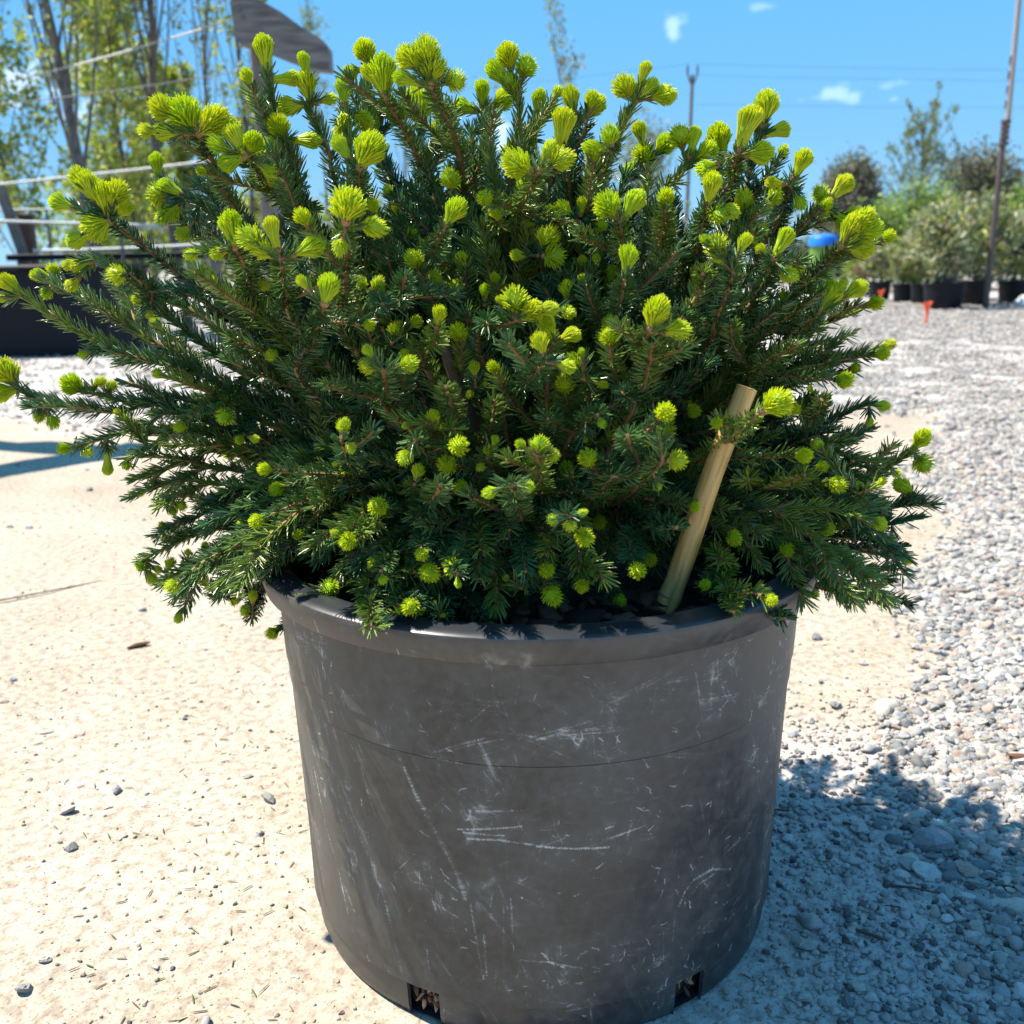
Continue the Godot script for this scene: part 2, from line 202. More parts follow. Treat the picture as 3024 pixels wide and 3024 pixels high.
class Geo:
	var v := PackedVector3Array()
	var n := PackedVector3Array()
	var uv := PackedVector2Array()
	var c := PackedColorArray()
	var i := PackedInt32Array()
	var tint := Color.WHITE

	func add(p: Vector3, m: Vector3, t := Vector2.ZERO) -> int:
		v.append(p)
		n.append(m)
		uv.append(t)
		c.append(tint)
		return v.size() - 1

	func tri(a: int, b: int, d: int) -> void:
		if (v[d] - v[a]).cross(v[b] - v[a]).dot(n[a] + n[b] + n[d]) < 0.0:
			i.append_array(PackedInt32Array([a, d, b]))
		else:
			i.append_array(PackedInt32Array([a, b, d]))

	func quad(a: int, b: int, d: int, e: int) -> void:
		tri(a, b, d)
		tri(a, d, e)

	func face(pts: Array) -> void:
		var m: Vector3 = ((pts[2] - pts[0]) as Vector3).cross(pts[1] - pts[0]).normalized()
		var first := v.size()
		for p in pts:
			add(p, m, Vector2(p.x + p.z, p.y))
		for k in range(2, pts.size()):
			i.append_array(PackedInt32Array([first, first + k - 1, first + k]))

	func tube(path: PackedVector3Array, radii: Array, sides: int, caps := true) -> void:
		var m := path.size()
		if m < 2:
			return
		var t := (path[1] - path[0]).normalized()
		var side := t.cross(Vector3.UP if absf(t.y) < 0.9 else Vector3.RIGHT).normalized()
		var first := v.size()
		var run := 0.0
		for k in m:
			t = (path[mini(k + 1, m - 1)] - path[maxi(k - 1, 0)]).normalized()
			side = (side - t * side.dot(t)).normalized()
			var other := t.cross(side)
			var r: float = radii[k] if radii.size() == m else lerpf(radii[0], radii[-1], float(k) / (m - 1))
			if k > 0:
				run += path[k].distance_to(path[k - 1])
			for s in sides + 1:
				var a := TAU * s / sides
				var out := side * cos(a) + other * sin(a)
				add(path[k] + out * r, out, Vector2(float(s) / sides, run))
		for k in m - 1:
			for s in sides:
				var a := first + k * (sides + 1) + s
				quad(a, a + 1, a + sides + 2, a + sides + 1)
		if caps:
			for e in [0, m - 1]:
				var d: Vector3 = (path[0] - path[1]) if e == 0 else (path[m - 1] - path[m - 2])
				var mid := add(path[e], d.normalized())
				var ring := []
				for s in sides:
					ring.append(add(v[first + e * (sides + 1) + s], d.normalized()))
				for s in sides:
					tri(mid, ring[s], ring[(s + 1) % sides])

	# A turned shape; profile runs as Vector2(radius, height). keep(angle_index, row) may leave cells out.
	func lathe(profile: Array, segs: int, tall := 1.0, keep = null) -> void:
		for k in profile.size() - 1:
			var p: Vector2 = profile[k]
			var q: Vector2 = profile[k + 1]
			var d := (q - p).normalized()
			var before: Vector2 = ((p - profile[k - 1]) as Vector2).normalized() if k > 0 else d
			var after: Vector2 = ((profile[k + 2] - q) as Vector2).normalized() if k + 2 < profile.size() else d
			var dp := (d + before).normalized() if before.dot(d) > 0.75 else d
			var dq := (d + after).normalized() if after.dot(d) > 0.75 else d
			var first := v.size()
			for s in segs + 1:
				var a := TAU * s / segs - PI
				var out := Vector3(sin(a), 0, cos(a))
				add(out * p.x + Vector3.UP * p.y, out * dp.y - Vector3.UP * dp.x, Vector2(float(s) / segs, 1.0 - p.y / tall))
				add(out * q.x + Vector3.UP * q.y, out * dq.y - Vector3.UP * dq.x, Vector2(float(s) / segs, 1.0 - q.y / tall))
			for s in segs:
				if keep != null and not keep.call(s, (p.y + q.y) / 2.0):
					continue
				var a := first + s * 2
				quad(a, a + 1, a + 3, a + 2)

	func box(at: Vector3, size: Vector3, basis := Basis(), bevel := 0.0) -> void:
		var h := size / 2.0
		var b := minf(bevel, minf(h.x, minf(h.y, h.z)) * 0.8)
		var pt := func(sx, sy, sz, axis): # a corner of the face across that axis
			var p := Vector3(sx * h.x, sy * h.y, sz * h.z)
			if axis != 0: p.x -= sx * b
			if axis != 1: p.y -= sy * b
			if axis != 2: p.z -= sz * b
			return at + basis * p
		var put := func(pts, away): # flat polygon, turned outwards
			var m: Vector3 = ((pts[2] - pts[0]) as Vector3).cross(pts[1] - pts[0])
			if m.dot(basis * away) < 0.0:
				pts.reverse()
			face(pts)
		for s in [-1, 1]:
			put.call([pt.call(s, -1, -1, 0), pt.call(s, 1, -1, 0), pt.call(s, 1, 1, 0), pt.call(s, -1, 1, 0)], Vector3(s, 0, 0))
			put.call([pt.call(-1, s, -1, 1), pt.call(1, s, -1, 1), pt.call(1, s, 1, 1), pt.call(-1, s, 1, 1)], Vector3(0, s, 0))
			put.call([pt.call(-1, -1, s, 2), pt.call(1, -1, s, 2), pt.call(1, 1, s, 2), pt.call(-1, 1, s, 2)], Vector3(0, 0, s))
		if b <= 0.0:
			return
		for s in [-1, 1]:
			for t in [-1, 1]:
				put.call([pt.call(s, t, -1, 0), pt.call(s, t, 1, 0), pt.call(s, t, 1, 1), pt.call(s, t, -1, 1)], Vector3(s, t, 0))
				put.call([pt.call(s, -1, t, 0), pt.call(s, 1, t, 0), pt.call(s, 1, t, 2), pt.call(s, -1, t, 2)], Vector3(s, 0, t))
				put.call([pt.call(-1, s, t, 1), pt.call(1, s, t, 1), pt.call(1, s, t, 2), pt.call(-1, s, t, 2)], Vector3(0, s, t))
				for u in [-1, 1]:
					put.call([pt.call(s, t, u, 0), pt.call(s, t, u, 1), pt.call(s, t, u, 2)], Vector3(s, t, u))

	func to_mesh(into: ArrayMesh = null, material: Material = null) -> ArrayMesh:
		var a := []
		a.resize(Mesh.ARRAY_MAX)
		a[Mesh.ARRAY_VERTEX] = v
		a[Mesh.ARRAY_NORMAL] = n
		a[Mesh.ARRAY_TEX_UV] = uv
		a[Mesh.ARRAY_COLOR] = c
		a[Mesh.ARRAY_INDEX] = i
		var out := into if into else ArrayMesh.new()
		out.add_surface_from_arrays(Mesh.PRIMITIVE_TRIANGLES, a)
		if material:
			out.surface_set_material(out.get_surface_count() - 1, material)
		return out


# ---------------------------------------------------------------- small helpers

func lin(r: float, g: float, b: float) -> Color:
	return Color(r, g, b).linear_to_srgb()

func rnd(a: float, b: float) -> float:
	return rng.randf_range(a, b)

func mat(called: String, color: Color, rough := 0.8, metal := 0.0) -> StandardMaterial3D:
	var m := StandardMaterial3D.new()
	m.resource_name = called
	m.albedo_color = color
	m.roughness = rough
	m.metallic = metal
	M[called] = m
	return m

func noise(freq: float, octaves: int, seed_: int, kind := FastNoiseLite.TYPE_SIMPLEX_SMOOTH) -> FastNoiseLite:
	var f := FastNoiseLite.new()
	f.noise_type = kind
	f.frequency = freq
	f.fractal_octaves = octaves
	f.seed = seed_
	return f

# A seamless noise picture run through a ramp of [place, colour] stops.
func ramp_texture(size: Vector2i, f: FastNoiseLite, stops: Array) -> ImageTexture:
	var grey := f.get_seamless_image(size.x, size.y)
	grey.convert(Image.FORMAT_L8)
	var g := Gradient.new()
	g.offsets = PackedFloat32Array(stops.map(func(s): return s[0]))
	g.colors = PackedColorArray(stops.map(func(s): return s[1]))
	var table := []
	for k in 256:
		table.append(g.sample(k / 255.0))
	var from := grey.get_data()
	var to := PackedByteArray()
	to.resize(from.size() * 3)
	for k in from.size():
		var col: Color = table[from[k]]
		to[k * 3] = col.r8
		to[k * 3 + 1] = col.g8
		to[k * 3 + 2] = col.b8
	return ImageTexture.create_from_image(Image.create_from_data(size.x, size.y, false, Image.FORMAT_RGB8, to))

func put(called: String, mesh: Mesh, m: Material, parent: Node = self) -> MeshInstance3D:
	var o := MeshInstance3D.new()
	o.name = called
	o.mesh = mesh
	if m:
		o.material_override = m
	parent.add_child(o, true)
	return o

func build(called: String, g: Geo, m: Material, parent: Node = self) -> MeshInstance3D:
	return put(called, g.to_mesh(), m, parent)

var taken := {}
func numbered(called: String) -> String:
	taken[called] = taken.get(called, -1) + 1
	return called if taken[called] == 0 else "%s_%03d" % [called, taken[called]]

func tag(o: Node, label: String, category: String, group := "") -> Node:
	o.set_meta("label", label)
	o.set_meta("category", category)
	if group:
		o.set_meta("group", group)
	return o

func thing(called: String, at: Vector3, label: String, category: String, group := "") -> Node3D:
	var o := Node3D.new()
	o.name = numbered(called)
	o.position = at
	add_child(o)
	tag(o, label, category, group)
	return o

# Copies of one mesh: rows of 16 numbers (3x4 transform, colour).
func scatter(called: String, mesh: Mesh, m: Material, rows: PackedFloat32Array, parent: Node) -> MultiMeshInstance3D:
	var mm := MultiMesh.new()
	mm.transform_format = MultiMesh.TRANSFORM_3D
	mm.use_colors = true
	mm.mesh = mesh
	mm.instance_count = rows.size() / 16
	mm.buffer = rows
	var o := MultiMeshInstance3D.new()
	o.name = called
	o.multimesh = mm
	if m:
		o.material_override = m
	o.set_meta("kind", "stuff")
	parent.add_child(o, true)
	return o

func row(out: PackedFloat32Array, b: Basis, p: Vector3, col: Color) -> void:
	out.append_array(PackedFloat32Array([b.x.x, b.y.x, b.z.x, p.x, b.x.y, b.y.y, b.z.y, p.y, b.x.z, b.y.z, b.z.z, p.z, col.r, col.g, col.b, 1.0]))

func smooth(pts: Array, step: float) -> PackedVector3Array:
	var out := PackedVector3Array()
	for k in pts.size() - 1:
		var a: Vector3 = pts[maxi(k - 1, 0)]
		var b: Vector3 = pts[k]
		var c: Vector3 = pts[k + 1]
		var d: Vector3 = pts[mini(k + 2, pts.size() - 1)]
		var m := maxi(2, int(ceil(b.distance_to(c) / step)))
		for s in m:
			var t := float(s) / m
			out.append(0.5 * ((2.0 * b) + (c - a) * t + (2.0 * a - 5.0 * b + 4.0 * c - d) * t * t + (3.0 * b - a - 3.0 * c + d) * t * t * t))
	out.append(pts[-1])
	return out

func rock_mesh(seed_: int, flat: float, faceted := false) -> ArrayMesh:
	var s := SphereMesh.new()
	s.radius = 1.0
	s.height = 2.0
	s.radial_segments = 10
	s.rings = 6
	var a := s.get_mesh_arrays()
	var f := noise(0.75, 2, seed_)
	var dice := RandomNumberGenerator.new()
	dice.seed = seed_
	var cuts := []
	for k in 5:
		cuts.append(Vector3(dice.randf_range(-1, 1), dice.randf_range(-1, 1), dice.randf_range(-1, 1)).normalized())
	var st := SurfaceTool.new()
	st.begin(Mesh.PRIMITIVE_TRIANGLES)
	st.set_smooth_group(-1 if faceted else 0)
	var vv: PackedVector3Array = a[Mesh.ARRAY_VERTEX]
	for k in a[Mesh.ARRAY_INDEX]:
		var p := vv[k]
		p *= 1.0 + 0.55 * f.get_noise_3d(p.x, p.y, p.z) + 0.20 * f.get_noise_3d(p.x * 3.0 + 9.0, p.y * 3.0, p.z * 3.0)
		for cut in cuts: # broken faces
			var over: float = p.dot(cut) - 0.72
			if over > 0.0:
				p -= cut * over * 0.85
		p.y *= flat
		st.add_vertex(p)
	st.generate_normals()
	st.index()
	return st.commit()


# ---------------------------------------------------------------- the ground

var bumps: FastNoiseLite
func ground_height(x: float, z: float) -> float:
	var d := Vector2(x, z).length()
	var far := clampf((d - 0.24) / 0.25, 0.0, 1.0)
	var amp := 0.006 if d < 3.0 else 0.012
	return amp * far * bumps.get_noise_2d(x, z) * 1.6

func gravel_share(x: float, z: float) -> float:
	var wob := 0.16 * bumps.get_noise_2d(x * 0.5 + 40.0, z * 0.5)
	var edge := 0.03 + 0.405 * (0.88 - z) + 0.16 * smoothstep(-0.45, 0.1, z)
	var right := smoothstep(-0.12, 0.10, x - edge + wob)
	var back := smoothstep(0.0, 0.8, -2.75 - z + wob * 4.0)
	return maxf(right, back)

func make_ground() -> void:
	bumps = noise(2.2, 3, 11)
	var g := Geo.new()
	var xs := []
	var zs := []
	for k in 181:
		var t := (k - 90) / 90.0
		xs.append(3.2 * t + 396.0 * signf(t) * pow(absf(t), 7.0))
		zs.append(-1.0 + 4.2 * t + 396.0 * signf(t) * pow(absf(t), 7.0))
	for z in zs:
		for x in xs:
			var k := gravel_share(x, z)
			var patch := clampf(0.5 + 0.6 * bumps.get_noise_2d(x * 0.35 + 7.0, z * 0.35) + 0.5 * bumps.get_noise_2d(x * 2.1, z * 2.1), 0.0, 1.0)
			g.tint = Color(0.310, 0.252, 0.192).lerp(Color(0.400, 0.350, 0.290), patch).lerp(Color(0.42, 0.385, 0.37), maxf(k, smoothstep(0.0, 0.16, x + 0.12 * bumps.get_noise_2d(x * 3.0, z * 3.0)) * smoothstep(-0.42, -0.2, z)))
			g.add(Vector3(x, ground_height(x, z), z), Vector3.UP, Vector2(x, z))
	for a in 180:
		for b in 180:
			var o := a * 181 + b
			g.quad(o, o + 1, o + 182, o + 181)
	var st := SurfaceTool.new()
	st.create_from(g.to_mesh(), 0)
	st.generate_normals()
	var m := mat("packed_sand", Color.WHITE, 0.95)
	m.vertex_color_use_as_albedo = true
	m.albedo_texture = ramp_texture(Vector2i(1024, 1024), noise(0.030, 6, 3), [[0.0, Color(0.74, 0.72, 0.71)], [0.36, Color(0.89, 0.88, 0.87)], [0.5, Color(0.95, 0.95, 0.94)], [0.62, Color(0.99, 0.99, 0.99)], [1.0, Color(1, 1, 1)]])
	m.uv1_triplanar = true
	m.uv1_world_triplanar = true
	m.uv1_scale = Vector3(1.7, 1.7, 1.7)
	m.heightmap_enabled = true
	m.heightmap_texture = ramp_texture(Vector2i(1024, 1024), noise(0.09, 4, 8), [[0.0, Color.BLACK], [1.0, Color.WHITE]])
	m.heightmap_scale = 0.10
	var speck := ramp_texture(Vector2i(512, 512), noise(0.16, 2, 21), [[0.0, Color(0.62, 0.60, 0.58)], [0.22, Color(0.86, 0.85, 0.84)], [0.34, Color.WHITE], [1.0, Color.WHITE]])
	m.detail_enabled = true
	m.detail_albedo = speck
	m.detail_blend_mode = BaseMaterial3D.BLEND_MODE_MUL
	m.detail_uv_layer = BaseMaterial3D.DETAIL_UV_2
	m.uv2_triplanar = true
	m.uv2_world_triplanar = true
	m.uv2_scale = Vector3(2.3, 2.3, 2.3)
	var ground := put("ground", st.commit(), m)
	ground.set_meta("kind", "structure")

	var rocks := []
	for k in 9:
		rocks.append(rock_mesh(40 + k, [0.55, 0.7, 0.42, 0.6, 0.75, 0.5, 0.65, 0.48, 0.8][k], k % 3 != 1))
	var tones := [Color(0.42, 0.40, 0.385), Color(0.29, 0.29, 0.30), Color(0.49, 0.44, 0.38), Color(0.36, 0.33, 0.31), Color(0.18, 0.185, 0.195), Color(0.52, 0.50, 0.485), Color(0.40, 0.30, 0.25)]
	var stone_mats := []
	var grain := ramp_texture(Vector2i(256, 256), noise(0.05, 4, 5), [[0.0, Color(0.7, 0.7, 0.7)], [0.5, Color(0.92, 0.92, 0.92)], [1.0, Color.WHITE]])
	for k in tones.size():
		var sm := mat("stone_%d" % k, tones[k].linear_to_srgb(), 0.85)
		sm.albedo_texture = grain
		sm.uv1_triplanar = true
		sm.uv1_scale = Vector3(0.6, 0.6, 0.6)
		stone_mats.append(sm)
	# the largest ones, each by itself
	var singles := []
	for k in range(0, STONES.size(), 3):
		singles.append([STONES[k] / 1000.0, STONES[k + 1] / 1000.0, STONES[k + 2] / 1000.0])
	while singles.size() < 290:
		var z := 0.25 - 2.6 * pow(rng.randf(), 1.4)
		var x := (0.88 - z) * rnd(0.30, 0.56)
		if rng.randf() < gravel_share(x, z) and Vector2(x, z).length() > 0.3:
			singles.append([x, z, rnd(0.006, 0.012) * (1.0 + 0.12 * (0.88 - z))])
	for s in singles:
		var sunk: bool = gravel_share(s[0], s[1]) < 0.3 and s[0] < 0.1
		var kind := rng.randi() % 9
		var o := put("stone", rocks[kind], stone_mats[rng.randi() % tones.size()], ground)
		var b := Basis.from_euler(Vector3(rnd(-0.25, 0.25), rnd(0, TAU), rnd(-0.25, 0.25)))
		o.transform = Transform3D(b.scaled_local(Vector3(s[2], s[2] * rnd(0.75, 1.1) * (0.6 if sunk else 1.0), s[2] * rnd(0.7, 0.95))), Vector3(s[0], ground_height(s[0], s[1]) + s[2] * (-0.12 if sunk else 0.18), s[1]))
	# the rest of the gravel
	var gm := mat("gravel", Color.WHITE, 0.88)
	gm.vertex_color_use_as_albedo = true
	gm.albedo_texture = grain
	gm.uv1_triplanar = true
	gm.uv1_scale = Vector3(0.6, 0.6, 0.6)
	var lots := []
	for k in 4:
		lots.append(PackedFloat32Array())
	var made := 0
	while made < 165000:
		var dist := 0.55 + 15.0 * pow(rng.randf(), 2.1)
		var x := 0.0
		var z := 0.88 - dist
		if rng.randf() < 0.62:
			x = dist * (rnd(0.28, 0.62) if rng.randf() < 0.78 else rnd(0.62, 1.15))
		else:
			x = dist * rnd(-0.85, 0.3)
		if rng.randf() > gravel_share(x, z) + 0.008 or Vector2(x, z).length() < 0.25:
			made += 1 if rng.randf() < 0.02 else 0
			continue
		made += 1
		var r := (0.0022 + 0.0075 * pow(rng.randf(), 2.6)) * (1.0 + 0.11 * dist)
		var t: Color = tones[rng.randi() % tones.size()]
		t = t.lerp(Color(0.40, 0.38, 0.35), rnd(0.0, 0.5)) * rnd(0.62, 1.1)
		var b := Basis.from_euler(Vector3(rnd(-0.4, 0.4), rnd(0, TAU), rnd(-0.4, 0.4))).scaled_local(Vector3(r, r, r * rnd(0.65, 1.0)))
		row(lots[rng.randi() % 4], b, Vector3(x, ground_height(x, z) + r * rnd(0.0, 0.45), z), t)
	for k in 4:
		scatter("gravel", rocks[k * 2], gm, lots[k], ground)
	# fine grit and crumbs near the pot
	var grit := PackedFloat32Array()
	for k in 60000:
		var z := 0.36 - 2.2 * pow(rng.randf(), 1.5)
		var x := (0.88 - z) * rnd(-0.6, 0.62)
		var share := gravel_share(x, z)
		var right := smoothstep(0.1, 0.3, x) * smoothstep(-0.6, -0.2, z)
		if rng.randf() > 0.10 + 0.5 * share + 0.9 * right or Vector2(x, z).length() < 0.226:
			continue
		var r := 0.0006 + 0.0022 * pow(rng.randf(), 2.5) * (1.0 + 1.2 * right)
		var t := Color(0.40, 0.335, 0.25).lerp(Color(0.42, 0.385, 0.37), right) * rnd(0.75, 1.15)
		if rng.randf() < 0.05 + 0.14 * right:
			t = Color(0.13, 0.12, 0.12) * rnd(0.6, 1.6)
		row(grit, Basis.from_euler(Vector3(rnd(-1, 1), rnd(0, TAU), 0)).scaled_local(Vector3(r, r, r * rnd(0.6, 1.0))), Vector3(x, ground_height(x, z) + r * 0.3, z), t)
	scatter("grit", rocks[1], gm, grit, ground)


# ---------------------------------------------------------------- the pot

func pot_texture() -> Array:
	var w := 2048
	var h := 512
	var film := noise(0.006, 4, 31).get_seamless_image(w, h)
	var fine := noise(0.06, 3, 32).get_seamless_image(w, h)
	var smear := noise(0.02, 3, 33).get_seamless_image(w, h)
	for im in [film, fine, smear]:
		im.convert(Image.FORMAT_L8)
	var a: PackedByteArray = film.get_data()
	var b: PackedByteArray = fine.get_data()
	var c: PackedByteArray = smear.get_data()
	var dust := PackedFloat32Array() # 0 bare plastic, 1 thick dust or a white scuff
	dust.resize(w * h)
	for k in w * h:
		var f := a[k] / 255.0
		dust[k] = 0.24 + 0.26 * smoothstep(0.3, 0.75, f) + 0.30 * (b[k] / 255.0 - 0.5) + 0.14 * smoothstep(0.5, 0.8, c[k] / 255.0)
		var px := k % w
		var py := k / w
		var side := Vector2((px - 1240.0) / 130.0, (py - 370.0) / 110.0).length() + 1.2 * (f - 0.5) # a patch worn bare
		if side < 1.0 and b[k] > 96 and c[k] > 84:
			dust[k] -= 0.07
	var line := func(x0: float, y0: float, x1: float, y1: float, half: float, strength: float, rough: float):
		var steps := int(maxf(absf(x1 - x0), absf(y1 - y0)) * 1.5) + 2
		var across := Vector2(-(y1 - y0), x1 - x0).normalized()
		for s in steps:
			var t := float(s) / steps
			var fade := rnd(1.0 - rough, 1.0)
			var e := -half
			while e <= half:
				var px := int(x0 + (x1 - x0) * t + across.x * e)
				var py := int(y0 + (y1 - y0) * t + across.y * e)
				if py >= 0 and py < h:
					var at := py * w + posmod(px, w)
					dust[at] = minf(1.0, dust[at] + strength * fade * (1.0 - absf(e) / (half + 0.8)))
				e += 0.7
	var ux := func(deg): return (deg / 360.0 + 0.5) * w
	var vy := func(mm_): return (1.0 - mm_ / 360.0) * h
	for s in SCUFFS:
		var p: Array = s[2]
		for k in range(0, p.size() - 2, 2):
			line.call(ux.call(p[k]), vy.call(p[k + 1]), ux.call(p[k + 2]), vy.call(p[k + 3]), s[0] * 0.42, s[1] / 170.0, 0.9)
	var patchy := noise(0.012, 2, 55)
	var rub := noise(0.006, 2, 56)
	# small chips, hairs and rubbed places
	for k in 3600:
		var deg := rnd(-180, 180)
		var up := rnd(20, 335)
		var chance := 0.25
		if deg > 5 and deg < 75:
			chance = 1.0
		elif deg > -25 and deg < 10 and up > 150:
			chance = 0.6
		if rng.randf() > chance:
			continue
		var x: float = ux.call(deg)
		var y: float = vy.call(up)
		var dir := rnd(0, TAU)
		if patchy.get_noise_2d(x, y) < rnd(-0.25, 0.25):
			continue
		var s := 0.55 * pow(rng.randf(), 1.8) + 0.06
		for e in rng.randi_range(1, 4):
			var len := rnd(1.5, 5.0)
			var nx := x + cos(dir) * len
			var ny := y + sin(dir) * len
			line.call(x, y, nx, ny, rnd(0.0, 0.55), s, 0.6)
			x = nx
			y = ny
			dir += rnd(-0.7, 0.7)
	for k in 1300: # long faint scratches
		var x: float = ux.call(rnd(-100, 100))
		var y := rnd(20, h - 20)
		var dir := rnd(-0.5, 0.5) if rng.randf() < 0.45 else rnd(0.9, 2.2)
		var len := rnd(12, 60)
		line.call(x, y, x + cos(dir) * len, y + sin(dir) * len, rnd(0.0, 0.5), rnd(0.04, 0.20), 0.9)
	for k in 210: # places rubbed by other pots: bundles of fine lines
		var x := rnd(300, 1750)
		var y := rnd(30, h - 30)
		var dir := 1.05 + rnd(-0.25, 0.25) if x < 1000 else rnd(-0.3, 0.5)
		if rng.randf() < 0.3:
			dir = rnd(0, PI)
		var len := rnd(16, 75)
		var spread := rnd(2, 11)
		for e in rng.randi_range(5, 18):
			var ox := rnd(-1, 1) * spread
			var go := rnd(-0.4, 0.4) * len
			var sx := x + cos(dir) * go - sin(dir) * ox
			var sy := y + sin(dir) * go + cos(dir) * ox
			line.call(sx, sy, sx + cos(dir) * len * 0.6, sy + sin(dir) * len * 0.6, rnd(0.0, 0.7), rnd(0.03, 0.16), 0.9)
	for k in 5200: # rubbed grain, finer than a hair
		var x := rnd(0, w)
		var y := rnd(8, h - 8)
		var m := rub.get_noise_2d(x, y)
		if m < rnd(-0.35, 0.2):
			continue
		var dir := m * 5.0 + rnd(-0.45, 0.45)
		var len := rnd(5, 26)
		line.call(x, y, x + cos(dir) * len, y + sin(dir) * len, 0.0, rnd(0.03, 0.17), 0.9)
	var color := PackedByteArray()
	color.resize(w * h * 3)
	var rough := PackedByteArray()
	rough.resize(w * h)
	for k in w * h:
		var d := clampf(dust[k], 0.0, 1.0)
		var l := Color(0.012, 0.013, 0.015).lerp(Color(0.080, 0.077, 0.071), minf(d / 0.6, 1.0)).lerp(Color(0.42, 0.41, 0.385), smoothstep(0.55, 1.0, d))
		l = l.linear_to_srgb()
		color[k * 3] = l.r8
		color[k * 3 + 1] = l.g8
		color[k * 3 + 2] = l.b8
		rough[k] = int(255.0 * clampf(0.30 + 0.48 * d, 0.0, 1.0))
	return [ImageTexture.create_from_image(Image.create_from_data(w, h, false, Image.FORMAT_RGB8, color)), ImageTexture.create_from_image(Image.create_from_data(w, h, false, Image.FORMAT_L8, rough))]

func make_pot() -> void:
	var pot := thing("nursery_pot", Vector3.ZERO, "large scuffed black plastic nursery pot holding the spruce", "pot")
	var pics := pot_texture()
	var wall := mat("dusty_black_plastic", Color.WHITE, 1.0)
	wall.albedo_texture = pics[0]
	wall.roughness_texture = pics[1]
	wall.uv1_scale = Vector3.ONE
	var clean := mat("black_plastic", lin(0.022, 0.025, 0.030), 0.36)
	clean.roughness_texture = ramp_texture(Vector2i(256, 256), noise(0.03, 4, 91), [[0.0, Color(0.75, 0.75, 0.75)], [1.0, Color.WHITE]])
	clean.uv1_triplanar = true
	clean.uv1_scale = Vector3(9, 9, 9)
	var holes := [Vector2(-30, -22), Vector2(30, 38), Vector2(88, 96), Vector2(148, 156), Vector2(-92, -84), Vector2(-152, -144)]
	var keep := func(s: int, y: float) -> bool:
		if y > 0.0356:
			return true
		var deg := (s + 0.5) * 2.0 - 180.0
		for hole in holes:
			if deg > hole.x and deg < hole.y:
				return false
		return true
	var r_at := func(y): return 0.2205 + 0.0136 * y / 0.335
	var out := [Vector2(0.2155, 0.0), Vector2(0.2185, 0.003), Vector2(0.2205, 0.010), Vector2(r_at.call(0.0355), 0.0355), Vector2(r_at.call(0.0363) + 0.0030, 0.0363), Vector2(r_at.call(0.044) + 0.0024, 0.044)]
	for y in [0.10, 0.16, 0.22, 0.2505]:
		out.append(Vector2(r_at.call(y) + 0.0012, y))
	out.append_array([Vector2(r_at.call(0.2510) + 0.0006, 0.2508), Vector2(r_at.call(0.2513) + 0.0006, 0.2513), Vector2(r_at.call(0.2516) + 0.0022, 0.2516)])
	out.append_array([Vector2(r_at.call(0.2740) + 0.0022, 0.2740), Vector2(r_at.call(0.2742) + 0.0034, 0.2742), Vector2(r_at.call(0.32) + 0.0034, 0.3200), Vector2(0.2385, 0.3400)])
	var g := Geo.new()
	g.lathe(out, 180, 0.36, keep)
	var inner := [Vector2(0.2165, 0.0), Vector2(0.2168, 0.010), Vector2(0.2182, 0.0355), Vector2(0.2300, 0.3400)]
	inner.reverse()
	g.lathe(inner, 180, 0.36, keep)
	for hole in holes: # the cut edges of the drainage holes
		for deg in [hole.x, hole.y]:
			var o := Vector3(sin(deg_to_rad(deg)), 0, cos(deg_to_rad(deg)))
			g.face([o * 0.2166, o * 0.2182 + Vector3.UP * 0.0355, o * 0.2218 + Vector3.UP * 0.0355, o * 0.2190])
		var steps := int((hole.y - hole.x) / 2.0)
		for k in steps:
			var a := deg_to_rad(hole.x + 2.0 * k)
			var b := deg_to_rad(hole.x + 2.0 * k + 2.0)
			var p := Vector3(sin(a), 0, cos(a))
			var q := Vector3(sin(b), 0, cos(b))
			var up := Vector3.UP * 0.0355
			g.face([p * 0.2180 + up, q * 0.2180 + up, q * 0.2220 + up, p * 0.2220 + up])
	build("wall", g, wall, pot)
	g = Geo.new()
	g.lathe([Vector2(0.001, 0.0030), Vector2(0.2164, 0.0030)], 60)
	build("floor", g, clean, pot)
	g = Geo.new()
	var skirt := [Vector2(0.2390, 0.3375), Vector2(0.2440, 0.3366), Vector2(0.2475, 0.3370), Vector2(0.2490, 0.3385), Vector2(0.2530, 0.3530), Vector2(0.2538, 0.3560), Vector2(0.2533, 0.3585)]
	g.lathe(skirt, 180, 0.36)
	build("rim_skirt", g, wall, pot)
	g = Geo.new()
	g.lathe([Vector2(0.2533, 0.3585), Vector2(0.2515, 0.3600), Vector2(0.2460, 0.3610), Vector2(0.2360, 0.3616), Vector2(0.2290, 0.3606), Vector2(0.2268, 0.3570), Vector2(0.2268, 0.3380), Vector2(0.2300, 0.3370)], 180, 0.36)
	build("rim", g, clean, pot)

	# bark and soil inside
	var mulch := thing("bark_mulch", Vector3(0, 0.004, 0), "dark bark mulch and roots filling the big black pot", "mulch")
	var soil := mat("soil", lin(0.045, 0.030, 0.021), 0.95)
	soil.heightmap_enabled = true
	soil.heightmap_texture = ramp_texture(Vector2i(512, 512), noise(0.05, 4, 71), [[0.0, Color.BLACK], [1.0, Color.WHITE]])
	soil.heightmap_scale = 1.2
	soil.uv1_triplanar = true
	soil.uv1_scale = Vector3(6, 6, 6)
	g = Geo.new()
	g.lathe([Vector2(0.2080, 0.001), Vector2(0.2090, 0.038), Vector2(0.2150, 0.042), Vector2(0.2255, 0.315), Vector2(0.215, 0.324), Vector2(0.12, 0.332), Vector2(0.001, 0.335)], 64)
	build("soil", g, soil, mulch)
	var barks := []
